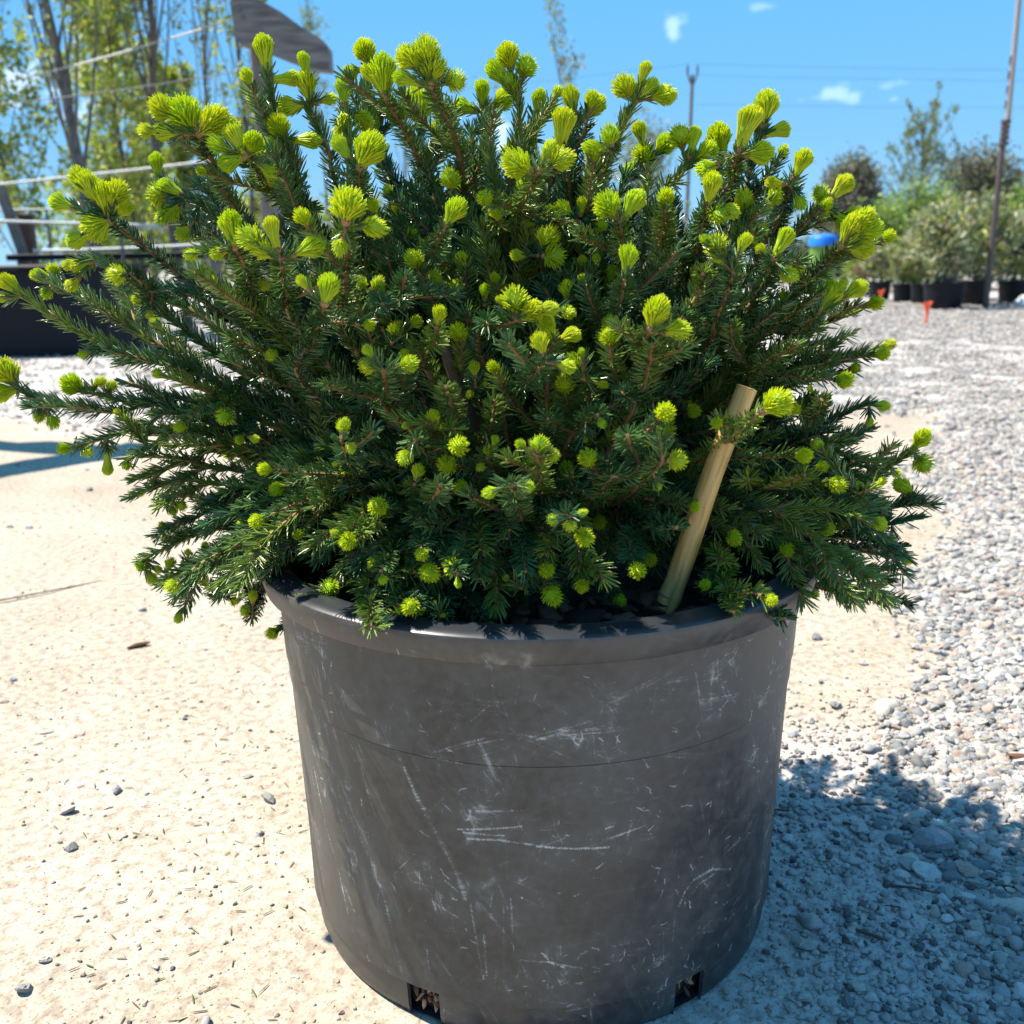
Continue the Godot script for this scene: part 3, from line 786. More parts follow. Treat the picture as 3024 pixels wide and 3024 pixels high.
	for c in [Color(0.16, 0.075, 0.04), Color(0.11, 0.055, 0.03), Color(0.22, 0.12, 0.07), Color(0.08, 0.045, 0.03)]:
		var bm := mat("bark_%d" % barks.size(), c.linear_to_srgb(), 0.9)
		bm.albedo_texture = ramp_texture(Vector2i(128, 128), noise(0.05, 3, 60), [[0.0, Color(0.55, 0.55, 0.55)], [1.0, Color.WHITE]])
		bm.uv1_triplanar = true
		bm.uv1_scale = Vector3(2, 0.5, 2)
		barks.append(bm)
	var chips := [rock_mesh(71, 0.3), rock_mesh(72, 0.4), rock_mesh(73, 0.25), rock_mesh(74, 0.5)]
	for k in 120:
		var deg := rnd(-75, 75) if k < 90 else rnd(-180, 180)
		var r := sqrt(rnd(0.25, 0.98)) * 0.216
		var s := rnd(0.004, 0.012)
		var o := put("bark_chip", chips[k % 4], barks[rng.randi() % 4], mulch)
		o.transform = Transform3D(Basis.from_euler(Vector3(rnd(-0.5, 0.5), rnd(0, TAU), rnd(-0.5, 0.5))).scaled_local(Vector3(s * rnd(1.0, 1.9), s * rnd(0.7, 1.4), s)), Vector3(sin(deg_to_rad(deg)) * r, 0.330 + rnd(0.0, 0.008), cos(deg_to_rad(deg)) * r))
	var fibre := mat("root_fibre", lin(0.34, 0.20, 0.12), 0.85)
	for hole in holes.slice(0, 2): # fibres of root and bark that show in the drainage holes
		for k in 44:
			var deg := rnd(hole.x + 0.4, hole.y - 0.4)
			var deep := rnd(0.2085, 0.2135)
			var s := rnd(0.0012, 0.0024)
			var o := put("bark_chip", chips[k % 4], [barks[2], barks[0], fibre, barks[1]][rng.randi() % 4], mulch)
			o.transform = Transform3D(Basis.from_euler(Vector3(rnd(-0.5, 0.5), deg_to_rad(deg), rnd(-0.7, 0.7))).scaled_local(Vector3(s, s * rnd(5.0, 10.0), s)), Vector3(sin(deg_to_rad(deg)) * deep, rnd(0.006, 0.034), cos(deg_to_rad(deg)) * deep))

	# the bamboo stake
	var low := Vector3(0.094, 0.318, 0.138)
	var top := Vector3(0.1575, 0.5155, 0.142)
	var stake := thing("bamboo_stake", low, "short tan bamboo stake leaning out of the pot beside the foliage", "stake")
	var cane := mat("bamboo", lin(0.66, 0.42, 0.14), 0.45)
	cane.albedo_texture = ramp_texture(Vector2i(256, 256), noise(0.02, 4, 77), [[0.0, Color(0.72, 0.66, 0.58)], [0.5, Color(0.93, 0.91, 0.88)], [1.0, Color.WHITE]])
	cane.uv1_scale = Vector3(1.5, 2.5, 1)
	var axis := top - low
	g = Geo.new()
	var path := PackedVector3Array()
	var radii := []
	for k in 25:
		var t := k / 24.0
		path.append(axis * t + Vector3(0.0012 * sin(t * 7.0), 0, 0))
		radii.append(0.0083 + 0.0005 * sin(t * 5.0) + (0.0011 if k == 4 else 0.0))
	g.tube(path, radii, 20, false)
	var back := path.duplicate()
	back.reverse()
	var side := axis.normalized()
	var ring := []
	var e1 := side.cross(Vector3.FORWARD).normalized()
	var e2 := side.cross(e1)
	for k in 20:
		var a := TAU * k / 20
		var b := TAU * (k + 1) / 20
		var p := e1 * cos(a) + e2 * sin(a)
		var q := e1 * cos(b) + e2 * sin(b)
		g.face([axis + p * 0.0080, axis + q * 0.0080, axis + q * 0.0048, axis + p * 0.0048])
		g.face([axis + p * 0.0048, axis + q * 0.0048, axis * 0.9 + q * 0.0048, axis * 0.9 + p * 0.0048])
	build("cane", g, cane, stake)
	g = Geo.new()
	var joint := mat("bamboo_joint", lin(0.24, 0.16, 0.09), 0.7)
	g.tube(PackedVector3Array([axis * 0.160, axis * 0.166, axis * 0.172]), [0.0086, 0.0101, 0.0086], 20, false)
	build("joint", g, joint, stake)


# ---------------------------------------------------------------- the spruce

var needle: ArrayMesh
var shoots := []
var roots_at := Vector3(0, 0.33, 0)
var small_share := 0.42
var small_shoots := [PackedFloat32Array(), PackedFloat32Array()]
var needle_total := 0
var shoot_total := 0

func needle_mesh() -> ArrayMesh:
	var g := Geo.new()
	var rings := [[0.0, 0.55], [0.12, 0.9], [0.5, 1.0], [0.85, 0.72]]
	for r in rings:
		var y: float = r[0]
		for s in 5:
			var a := TAU * s / 4.0
			var out := Vector3(cos(a), 0, sin(a))
			g.add(Vector3(out.x * r[1], y, out.z * r[1] * 0.8 - 1.1 * y * y), out, Vector2(s / 4.0, y))
	for k in 3:
		for s in 4:
			var a: int = k * 5 + s
			g.quad(a, a + 1, a + 6, a + 5)
	var tip := g.add(Vector3(0, 1.0, -1.1), Vector3.UP)
	for s in 4:
		g.tri(15 + s, 16 + s, tip)
	return g.to_mesh()

# A new shoot of unit length: soft needles packed like a brush, in a papery cup.
func shoot_mesh(seed_: int, wide: float, most: float, count: int, twist: float) -> ArrayMesh:
	rng.seed = seed_
	var g := Geo.new()
	var cap := wide * 0.5
	var crook := Vector3(rnd(-0.08, 0.08), 0, rnd(-0.08, 0.08))
	for k in count:
		var u := (k + 0.5) / count
		var t := most * pow(u, 0.62) + rnd(-0.05, 0.05)
		var az := k * 2.39996 + rnd(-0.12, 0.12)
		var r := cap * rnd(0.86, 1.12)
		var end := Vector3(sin(az) * sin(t) * r, 1.0 - cap + cos(t) * r * rnd(0.93, 1.06), cos(az) * sin(t) * r)
		var az2 := az - twist
		var h0 := lerpf(0.55, 0.04, minf(t / most, 1.0))
		var rr := 0.055 + 0.05 * (1.0 - h0)
		var from := Vector3(sin(az2) * rr, h0, cos(az2) * rr)
		var mid := from.lerp(end, 0.5) - Vector3(sin(az), 0, cos(az)) * 0.035 * sin(t)
		from += crook * h0 * h0
		mid += crook * mid.y * mid.y
		end += crook * end.y * end.y
		var fresh := rng.randf()
		g.tint = Color(0.52, 0.68, 0.018).lerp(Color(0.86, 0.86, 0.036), fresh)
		var path := PackedVector3Array([from, mid, mid.lerp(end, 0.6), end])
		g.tube(path, [0.024, 0.027, 0.025, 0.010], 4, false)
	g.tint = Color(0.48, 0.66, 0.02)
	var core := PackedVector3Array()
	var fat := []
	for k in 8:
		var y := 0.03 + 0.8 * k / 7.0
		core.append(Vector3(0, y, 0) + crook * y * y)
		fat.append(wide * 0.33 * sin(PI * pow((k + 0.4) / 7.6, 1.7)) + 0.02)
	g.tube(core, fat, 8)
	var mesh := g.to_mesh(null, M.new_growth)
	var cup := Geo.new()
	for k in 9:
		var a := TAU * k / 9.0 + rnd(-0.15, 0.15)
		var out := Vector3(sin(a), 0, cos(a))
		cup.tube(PackedVector3Array([Vector3(0, -0.07, 0) + out * 0.05, out * 0.10, out * rnd(0.13, 0.17) + Vector3.UP * rnd(0.06, 0.13)]), [0.05, 0.05, 0.012], 4)
	return cup.to_mesh(mesh, M.bud_scale)

func set_needles(path: PackedVector3Array, from: float, per_metre: float, long: float, tone: Color, out: PackedFloat32Array) -> void:
	var total := 0.0
	for k in path.size() - 1:
		total += path[k].distance_to(path[k + 1])
	var side := (path[1] - path[0]).normalized().cross(Vector3.UP)
	side = side.normalized() if side.length() > 0.01 else Vector3.RIGHT
	var run := 0.0
	for k in path.size() - 1:
		var a := path[k]
		var b := path[k + 1]
		var seg := a.distance_to(b)
		var t := (b - a) / maxf(seg, 1e-6)
		side = (side - t * side.dot(t)).normalized()
		var other := t.cross(side)
		var amount := per_metre * seg
		var m := int(amount) + (1 if rng.randf() < amount - int(amount) else 0)
		for e in m:
			var s := rng.randf()
			var along := (run + seg * s) / total
			if along < from:
				continue
			var phi := rnd(0, TAU)
			var out_dir := side * cos(phi) + other * sin(phi)
			if out_dir.y < -0.25 and rng.randf() < 0.75: # the lower needles sweep out to both sides
				out_dir = (Vector3(out_dir.x, -out_dir.y * 0.35, out_dir.z) + side * signf(out_dir.dot(side)) * 0.5)
				out_dir = (out_dir - t * out_dir.dot(t)).normalized()
			var lean := lerpf(0.90, 0.58, smoothstep(0.8, 1.0, along)) + rnd(-0.11, 0.11)
			var d := (t * cos(lean) + out_dir * sin(lean)).normalized()
			var x := d.cross(t)
			x = x.normalized() if x.length() > 0.01 else side
			var z := x.cross(d)
			if z.dot(t) > 0.0:
				z = -z # bends towards the tip
			x = d.cross(z)
			var l := long * rnd(0.68, 1.22) * (1.0 - 0.25 * smoothstep(0.93, 1.0, along))
			var w := rnd(0.00068, 0.00090)
			var c := tone * rnd(0.72, 1.3)
			if rng.randf() < 0.03 - 0.025 * along:
				c = Color(0.16, 0.09, 0.03)
			row(out, Basis(x * w, d * l, z * w), a.lerp(b, s) + out_dir * 0.0012, c)
		run += seg

func grow(spruce: Node3D, pts: Array, buds: Array, laterals: int, thick: float) -> void:
	# pts run from the tip inwards, in the spruce's own axes
	var turned := pts.duplicate()
	turned.reverse()
	var path := smooth(turned, 0.010)
	var g := Geo.new()
	var rows := PackedFloat32Array()
	var mix := rng.randf()
	var tone := Color(0.036, 0.115, 0.044).lerp(Color(0.165, 0.240, 0.032), mix)
	var long := rnd(0.0120, 0.0150)
	var m := path.size()
	var total := 0.0
	for k in m - 1:
		total += path[k].distance_to(path[k + 1])
	g.tube(path, [thick * (1.0 + 2.2 * total), thick * 0.75], 6)
	set_needles(path, 0.10, 2300.0, long, tone, rows)
	for k in laterals:
		var at := int(m * rnd(0.30, 0.86))
		at = clampi(at, 1, m - 2)
		var t := (path[at + 1] - path[at - 1]).normalized()
		var flat := t.cross(Vector3.UP).normalized() * (1.0 if k % 2 == 0 else -1.0)
		var off := (flat + t.cross(flat) * rnd(-0.7, 0.7)).normalized()
		var d := (t * 0.75 + off * rnd(0.55, 0.85)).normalized()
		var len := minf((1.0 - float(at) / m) * total * 0.75 + 0.012, 0.085) * rnd(0.7, 1.0)
		var p := path[at]
		var twig := smooth([p, p + d * len * 0.5 + Vector3.UP * 0.002, p + (d * 0.9 + t * 0.25).normalized() * len], 0.012)
		g.tube(twig, [thick * 0.8, thick * 0.55], 5)
		set_needles(twig, 0.06, 2100.0, long * 0.9, tone, rows)
		if rng.randf() < small_share:
			var y := (twig[-1] - twig[-2]).normalized()
			var x := y.cross(Vector3(rnd(-1, 1), rnd(-1, 1), rnd(-1, 1))).normalized()
			var s := rnd(0.010, 0.0175)
			row(small_shoots[rng.randi() % 2], Basis(x, y, x.cross(y)).scaled_local(Vector3(s, s, s)), twig[-1] + y * 0.002, Color.WHITE)
	var shapes := []
	for b in buds:
		var base: Vector3 = b[0]
		var best := path[m - 1]
		for q in path.slice(maxi(0, m - 14)):
			if q.distance_to(base) < best.distance_to(base):
				best = q
		if best.distance_to(base) > 0.003:
			var stalk := smooth([best, best.lerp(base, 0.5) + b[1] * 0.001, base + b[1] * 0.002], 0.008)
			g.tube(stalk, [thick * 0.8, thick * 0.6], 5)
			set_needles(stalk, 0.1, 1900.0, long * 0.85, tone, rows)
		shapes.append(b)
	var branch := build("branch", g, M.twig_bark, spruce)
	scatter("needles", needle, M.needles, rows, branch)
	needle_total += rows.size() / 16
	for b in shapes:
		var y: Vector3 = b[1]
		var x := y.cross(Vector3(rnd(-1, 1), rnd(-1, 1), rnd(-1, 1))).normalized()
		var s: float = b[2] * (1.06 if b[2] > 0.019 else 1.25)
		var kind: int = [0, 1, 2, 3, 4, 9, 10, 11][rng.randi() % 8] if s > 0.020 else 5 + rng.randi() % 4
		var o := put("new_shoot", shoots[kind], null, branch)
		o.set_surface_override_material(0, M[["new_growth", "new_growth", "new_growth_green", "new_growth_pale"][rng.randi() % 4]])
		var fat := s * rnd(0.82, 1.12)
		o.transform = Transform3D(Basis(x, y, x.cross(y)).scaled_local(Vector3(fat, s, fat)), b[0] + y * (0.0 if b[2] > 0.019 else 0.003))
		shoot_total += 1

func make_spruce() -> void:
	var nm := mat("needles", Color.WHITE, 0.25)
	nm.metallic_specular = 0.56
	nm.vertex_color_use_as_albedo = true
	nm.backlight_enabled = true
	nm.backlight = Color(0.50, 0.55, 0.22)
	var ng := mat("new_growth", Color.WHITE, 0.5)
	ng.vertex_color_use_as_albedo = true
	ng.backlight_enabled = true
	ng.backlight = Color(1.0, 1.0, 0.42)
	for v in [["new_growth_green", Color(0.955, 0.99, 0.95)], ["new_growth_pale", Color(1.0, 0.985, 1.0)]]:
		var other: StandardMaterial3D = ng.duplicate()
		other.resource_name = v[0]
		other.albedo_color = v[1]
		M[v[0]] = other
	mat("bud_scale", lin(0.34, 0.19, 0.085), 0.8)
	var tb := mat("twig_bark", lin(0.40, 0.205, 0.095), 0.8)
	tb.albedo_texture = ramp_texture(Vector2i(128, 128), noise(0.06, 3, 15), [[0.0, Color(0.6, 0.58, 0.56)], [1.0, Color.WHITE]])
	tb.uv1_triplanar = true
	tb.uv1_scale = Vector3(40, 40, 40)
	var bark := mat("trunk_bark", lin(0.10, 0.065, 0.045), 0.9)
	needle = needle_mesh()
	shoots = [shoot_mesh(1, 0.74, 1.8, 210, 0.0), shoot_mesh(2, 0.64, 1.65, 190, 0.5), shoot_mesh(3, 0.82, 1.9, 220, 0.25), shoot_mesh(4, 0.70, 1.55, 200, -0.4), shoot_mesh(5, 0.90, 1.95, 220, 0.0), shoot_mesh(6, 0.95, 2.2, 110, 0.0), shoot_mesh(7, 0.80, 1.9, 90, 0.3), shoot_mesh(8, 1.10, 2.3, 90, 0.0), shoot_mesh(9, 0.70, 1.7, 90, 0.0), shoot_mesh(10, 0.56, 1.35, 170, 0.2), shoot_mesh(11, 0.98, 2.05, 190, 0.7), shoot_mesh(12, 0.76, 1.7, 150, -0.7)]
	rng.seed = 2024
	var spruce := thing("dwarf_spruce", roots_at, "round dwarf spruce with dark needles and lime new shoots growing in the pot", "shrub")
	var g := Geo.new()
	for k in 7:
		var a := TAU * k / 7.0 + 0.3
		var out := Vector3(sin(a), 0, cos(a))
		g.tube(smooth([Vector3(0, -0.03, 0) + out * 0.008, out * 0.02 + Vector3.UP * 0.03, out * 0.07 + Vector3.UP * rnd(0.09, 0.14), out * 0.13 + Vector3.UP * rnd(0.12, 0.24)], 0.02), [0.011, 0.004], 8)
	build("trunk", g, bark, spruce)
	for b in BRANCHES:
		var pts := []
		for k in range(0, b[0].size(), 3):
			pts.append(Vector3(b[0][k], b[0][k + 1], b[0][k + 2]) / 1000.0 - roots_at)
		var buds := []
		for q in b[1]:
			buds.append([Vector3(q[0], q[1], q[2]) / 1000.0 - roots_at, Vector3(q[3], q[4], q[5]).normalized(), q[6] / 1000.0])
		grow(spruce, pts, buds, 2 if pts.size() > 3 else 1, 0.0020)
	small_share = 0.12
	# low branches that drape towards the pot's edge in front
	for k in 16: # and over its edge at both sides
		var a := rnd(0.95, 1.95) * (1.0 if k % 2 == 0 else -1.0)
		var out := Vector3(sin(a), 0, cos(a))
		var tip := out * rnd(0.27, 0.33) + Vector3.UP * rnd(0.01, 0.07)
		var root := out * 0.09 + Vector3.UP * rnd(0.06, 0.10)
		grow(spruce, [tip, root.lerp(tip, 0.55) + Vector3(0, 0.035, 0), root], [], 4, 0.0018)
	for k in 24:
		var x := -0.22 + 0.44 * (k + rnd(0.1, 0.9)) / 24.0
		var behind := x > 0.035 and x < 0.165 # leave the stake free
		var tip := Vector3(x, rnd(0.032, 0.075), sqrt(0.235 * 0.235 - x * x) * (rnd(0.38, 0.52) if behind else rnd(0.80, 0.97)))
		var root := Vector3(tip.x * 0.45, rnd(0.06, 0.10), tip.z * 0.35)
		var buds := []
		if rng.randf() < 0.35:
			buds.append([tip, Vector3(0, -0.1, 1).normalized(), rnd(0.008, 0.012)])
		grow(spruce, [tip, root.lerp(tip, 0.55) + Vector3(rnd(-0.01, 0.01), 0.022, 0), root], buds, 3, 0.0018)
	# the branches behind and deep inside
	small_share = 0.25
	var made := 0
	while made < 200:
		var az := rnd(0, TAU)
		var up := rnd(-0.55, 1.45)
		var dir := Vector3(cos(up) * sin(az), sin(up), cos(up) * cos(az))
		var inside := made >= 120
		var s := rnd(0.50, 0.72) if inside else rnd(0.74, 0.92)
		if dir.z > 0.15:
			s *= 0.78
		var reach := Vector3(0.40, 0.30 if dir.y > 0.0 else 0.15, 0.205 if dir.z > 0.0 else 0.46)
		var tip := Vector3(-0.035, 0.115, -0.02) + dir * reach * s
		if dir.z > 0.25 and not inside and rng.randf() < 0.5:
			continue
		var rim := Vector2(tip.x, tip.z).length()
		if tip.y < 0.05 and rim < 0.27: # over the pot's edge, not through it
			tip.y = 0.05 + rnd(0.0, 0.02)
		var root := Vector3(tip.x * 0.22, 0.03 + rnd(0.0, 0.08) + 0.12 * maxf(dir.y, 0.0), tip.z * 0.22)
		var mid := root.lerp(tip, 0.55) + Vector3(0, 0.025 if dir.y < 0.5 else -0.01, 0) + Vector3(rnd(-1, 1), rnd(-1, 1), rnd(-1, 1)) * 0.014
		var buds := []
		if shoot_total < 345 and rng.randf() < (0.3 if inside else 0.2) + (0.3 if dir.z < -0.2 and dir.y > 0.3 else 0.0):
			buds.append([tip, ((tip - mid).normalized() + Vector3(0, 0.2, 0)).normalized(), rnd(0.011, 0.020)])
		grow(spruce, [tip, mid, root], buds, 3, 0.0018)
		made += 1
	for k in 2: # the small shoots past the first few hundred
		scatter("small_shoots", shoots[5 + k], null, small_shoots[k], spruce)
	print("small ", small_shoots[0].size() / 16 + small_shoots[1].size() / 16)
	print("needles ", needle_total, " shoots ", shoot_total)


func _ready() -> void:
	rng.seed = 7
	# camera
	var cam := Camera3D.new()
	cam.name = "camera"
	cam.position = Vector3(0, 0.607, 0.882)
	cam.rotation = Vector3(-0.2465, 0.0263, -0.0148)
	cam.near = 0.02
	cam.far = 1500.0
	var lens := CameraAttributesPhysical.new()
	lens.frustum_focal_length = 23.0
	lens.frustum_focus_distance = 0.82
	lens.exposure_aperture = 6.0
	lens.exposure_multiplier = 1.0
	lens.frustum_near = 0.02
	lens.frustum_far = 1500.0
	cam.attributes = lens
	add_child(cam)
	cam.current = true
	# sky and sun
	var env := Environment.new()
	env.background_mode = Environment.BG_SKY
	env.tonemap_mode = Environment.TONE_MAPPER_LINEAR
	env.tonemap_exposure = 2.5
	env.background_energy_multiplier = 0.435
	env.sdfgi_enabled = true
	env.ssao_enabled = true
	env.ssil_enabled = true
	var sky := ProceduralSkyMaterial.new()
	sky.sky_top_color = Color(0.41, 0.735, 0.99)
	sky.sky_horizon_color = Color(0.69, 0.885, 0.995)
	sky.sky_curve = 0.068
	sky.ground_bottom_color = Color(0.62, 0.56, 0.47)
	sky.ground_horizon_color = Color(0.70, 0.70, 0.68)
	sky.sun_angle_max = 1.0
	sky.sky_cover = clouds()
	env.sky = Sky.new()
	env.sky.sky_material = sky
	var world := WorldEnvironment.new()
	world.name = "world"
	world.environment = env
	add_child(world)
	var sun := DirectionalLight3D.new()
	sun.name = "sun"
	sun.light_energy = 1.6
	sun.light_color = Color(1.0, 0.965, 0.90)
	sun.light_angular_distance = 0.53
	sun.shadow_enabled = true
	sun.look_at_from_position(Vector3.ZERO, Vector3(0.498, -0.853, 0.155))
	add_child(sun)
	make_ground()
	print("ground ", Time.get_ticks_msec())
	make_pot()
	print("pot ", Time.get_ticks_msec())
	make_spruce()
	print("spruce ", Time.get_ticks_msec())
	make_yard()
	print("yard ", Time.get_ticks_msec())
	make_litter()
	print("done ", Time.get_ticks_msec())

# ---------------------------------------------------------------- the sky's clouds

func clouds() -> ImageTexture:
	var w := 4096
	var h := 2048
	var im := Image.create(w, h, false, Image.FORMAT_RGBA8)
	im.fill(Color(1, 1, 1, 0))
	var f := noise(0.045, 4, 77)
	# azimuth and height above the horizon (degrees), half width and half height, strength
	var list := [[7.47, 11.98, 0.68, 0.78, 0.6], [11.79, 12.63, 0.78, 0.21, 0.35], [15.92, 8.34, 1.46, 0.54, 0.5], [18.69, 8.64, 0.97, 0.21, 0.25], [18.66, 7.93, 0.29, 0.14, 0.4],
		[-26.12, 9.03, 1.66, 1.27, 1.0], [-21.09, 8.65, 0.58, 0.29, 0.9], [-21.42, 7.76, 0.49, 0.49, 0.8], [-1.80, 6.86, 0.78, 1.17, 0.9], [-17.77, 7.79, 0.39, 0.58, 0.5], [-23.50, 7.77, 1.17, 0.68, 0.8]]
	rng.seed = 99
	for k in 60: # the same fair-weather wisps all round
		var az := rnd(-180, 180)
		if absf(az) > 33.0:
			var s := rnd(0.4, 2.4)
			list.append([az, rnd(5, 45), s, s * rnd(0.25, 0.7), rnd(0.3, 0.9)])
	for c in list:
		var x0: float = (c[0] / 360.0) * w
		var y0: float = (0.5 - c[1] / 180.0) * h
		var rx: float = c[2] * w / 360.0
		var ry: float = c[3] * h / 180.0
		for y in range(int(y0 - ry * 1.6), int(y0 + ry * 1.6) + 1):
			for x in range(int(x0 - rx * 1.6), int(x0 + rx * 1.6) + 1):
				var d := Vector2((x - x0) / rx, (y - y0) / ry).length()
				var a := clampf(1.1 - d + 0.9 * f.get_noise_2d(x * 1.4, y * 2.2), 0.0, 1.0)
				a = smoothstep(0.1, 0.9, a) * c[4] * 0.62
				if a > 0.004:
					var at := Vector2i(posmod(x, w), clampi(y, 0, h - 1))
					a = maxf(a, im.get_pixelv(at).a)
					im.set_pixelv(at, Color(1, 0.97, 0.92, a))
	return ImageTexture.create_from_image(im)


# ---------------------------------------------------------------- trees, shrubs and their pots

var leaf: ArrayMesh
var long_leaf: ArrayMesh

func leaf_mesh(wide: float) -> ArrayMesh:
	var g := Geo.new()
	g.face([Vector3.ZERO, Vector3(-wide, 0.42, 0.10), Vector3(-wide * 0.6, 0.75, 0.07), Vector3(0, 1, -0.05)])
	g.face([Vector3.ZERO, Vector3(0, 1, -0.05), Vector3(wide * 0.6, 0.75, 0.07), Vector3(wide, 0.42, 0.10)])
	return g.to_mesh()

func leaf_row(out: PackedFloat32Array, p: Vector3, size: float, tones: Array, up := 0.3) -> void:
	var d := Vector3(rnd(-1, 1), rnd(-1, 1) + up, rnd(-1, 1)).normalized()
	var x := d.cross(Vector3(rnd(-1, 1), rnd(-1, 1), rnd(-1, 1))).normalized()
	var s := size * rnd(0.65, 1.25)
	var t: Color = tones[rng.randi() % tones.size()]
	row(out, Basis(x, d, x.cross(d)).scaled_local(Vector3(s, s, s)), p, t * rnd(0.75, 1.25))

# A tree of upright habit: trunk, limbs close to it, thin spring leaves.
func upright_tree(label: String, at: Vector3, high: float, lean: Vector3, r: float, limbs: int, leaves: int, size: float, tones: Array, spread: float, seed_: int, bark: Material, first := 0.12, group := "", curl := 0.45) -> Node3D:
	rng.seed = seed_
	var t := thing("columnar_tree", at, label, "tree", group)
	var spine := []
	for k in 7:
		var u := k / 6.0
		spine.append(lean * u + Vector3(rnd(-1, 1) * 0.012 * high * (1 if k > 0 else 0), high * u, rnd(-1, 1) * 0.012 * high))
	var path := smooth(spine, high / 30.0)
	var g := Geo.new()
	g.tube(path, [r, r * 0.15], 9)
	build("trunk", g, bark, t)
	var rows := PackedFloat32Array()
	var tips := []
	for k in limbs:
		var u := first + (0.92 - first) * (k + rng.randf()) / limbs
		var p := path[int(u * (path.size() - 1))]
		var az := k * 2.4 + rnd(-0.4, 0.4)
		var out := Vector3(sin(az), 0, cos(az))
		var len := high * (0.16 + 0.30 * (1.0 - u)) * rnd(0.7, 1.1)
		var a := spread * rnd(0.7, 1.3)
		var q := p + (out * sin(a) + Vector3.UP * cos(a)) * len * 0.5
		var e := q + (out * sin(a * curl) + Vector3.UP) * len * 0.5
		var limb := smooth([p, q, e], len / 7.0)
		var lg := Geo.new()
		var lr := r * (0.36 - 0.22 * u)
		lg.tube(limb, [lr, lr * 0.25], 6)
		tips.append(limb)
		for s in 4:
			var b := limb[rng.randi_range(1, limb.size() - 1)]
			var d := (Vector3(rnd(-1, 1), rnd(0.4, 2.0), rnd(-1, 1)) + out * 0.3).normalized()
			var tw := PackedVector3Array([b, b + d * len * 0.14, b + (d + Vector3.UP * 0.4).normalized() * len * 0.3])
			lg.tube(tw, [lr * 0.35, lr * 0.12], 4)
			tips.append(tw)
		build("limb", lg, bark, t)
	for k in leaves:
		var tw: PackedVector3Array = tips[rng.randi() % tips.size()]
		var j := rng.randi_range(maxi(0, tw.size() / 3), tw.size() - 2)
		var p := tw[j].lerp(tw[j + 1], rng.randf())
		leaf_row(rows, p + Vector3(rnd(-1, 1), rnd(-1, 1), rnd(-1, 1)) * size * 0.9, size, tones)
	if rows.size():
		scatter("crown", leaf, M.leaves, rows, t)
	return t

# A tree or shrub with a full crown made of clumps.
func round_tree(called: String, label: String, category: String, at: Vector3, high: float, half: Vector3, bottom: float, clumps: int, leaves: int, size: float, tones: Array, seed_: int, shape: ArrayMesh, stems := 1, group := "", loose := 0.22) -> Node3D:
	rng.seed = seed_
	var t := thing(called, at, label, category, group)
	var mid := Vector3(0, (high + bottom) / 2.0, 0)
	var tall := (high - bottom) / 2.0
	var rows := PackedFloat32Array()
	var centres := []
	for k in clumps:
		var d := Vector3(rnd(-1, 1), rnd(-1, 1), rnd(-1, 1)).normalized() * pow(rng.randf(), 0.42) * rnd(0.78, 1.0)
		centres.append(mid + Vector3(d.x * half.x, d.y * tall, d.z * half.z))
	var g := Geo.new()
	for s in stems:
		var foot := Vector3(rnd(-1, 1), 0, rnd(-1, 1)) * (0.03 * half.x if stems > 1 else 0.0)
		var fork := Vector3(rnd(-0.1, 0.1) * half.x, lerpf(bottom, high, 0.25 + 0.1 * rng.randf()), rnd(-0.1, 0.1) * half.z)
		var r := 0.03 * high if stems == 1 else 0.012 * high
		g.tube(smooth([foot, foot.lerp(fork, 0.5), fork], high / 8.0), [r, r * 0.6], 8)
		for k in mini(16, clumps) / stems:
			var c: Vector3 = centres[rng.randi() % centres.size()]
			g.tube(smooth([fork, fork.lerp(c, 0.5) + Vector3(0, 0.04 * high, 0), c], high / 8.0), [r * 0.5, r * 0.1], 5)
	build("trunk" if stems == 1 else "stems", g, M.tree_bark, t)
	for k in leaves:
		var c: Vector3 = centres[rng.randi() % centres.size()]
		var d := Vector3(rng.randfn(), rng.randfn(), rng.randfn()) * loose
		leaf_row(rows, c + Vector3(d.x * half.x, d.y * tall, d.z * half.z), size, tones)
	scatter("crown" if stems == 1 else "foliage", shape, M.leaves, rows, t)
	return t

func potted(at: Vector3, r: float, h: float, m: Material, label: String) -> void:
	var t := thing("plant_pot", at, label, "pot", "nursery pots in the far row")
	var g := Geo.new()
	g.lathe([Vector2(0.001, 0.002), Vector2(r * 0.84, 0.002), Vector2(r * 0.86, 0.012), Vector2(r * 0.97, h * 0.9), Vector2(r * 0.955, h * 0.9), Vector2(r * 0.93, h * 0.86)], 36)
	build("wall", g, m, t)
	g = Geo.new()
	g.lathe([Vector2(r * 0.975, h * 0.88), Vector2(r * 1.01, h * 0.90), Vector2(r * 1.04, h * 0.97), Vector2(r * 1.03, h), Vector2(r * 0.95, h), Vector2(r * 0.94, h * 0.86)], 36)
	build("rim", g, m, t)
	g = Geo.new()
	g.lathe([Vector2(r * 0.935, h * 0.87), Vector2(r * 0.5, h * 0.90), Vector2(0.001, h * 0.91)], 24)
	build("soil", g, M.soil, t)

func prism(g: Geo, outline: Array, z0: float, z1: float) -> void:
	var front := []
	var behind := []
	for p in outline:
		front.append(Vector3(p.x, p.y, z1))
		behind.append(Vector3(p.x, p.y, z0))
	g.face(front)
	behind.reverse()
	g.face(behind)
	behind.reverse()
	for k in outline.size():
		var j := (k + 1) % outline.size()
		g.face([front[j], front[k], behind[k], behind[j]])

func wire_path(a: Vector3, b: Vector3, sag: float) -> PackedVector3Array:
	var out := PackedVector3Array()
	for k in 17:
		var t := k / 16.0
		out.append(a.lerp(b, t) - Vector3.UP * sag * 4.0 * t * (1.0 - t))
	return out


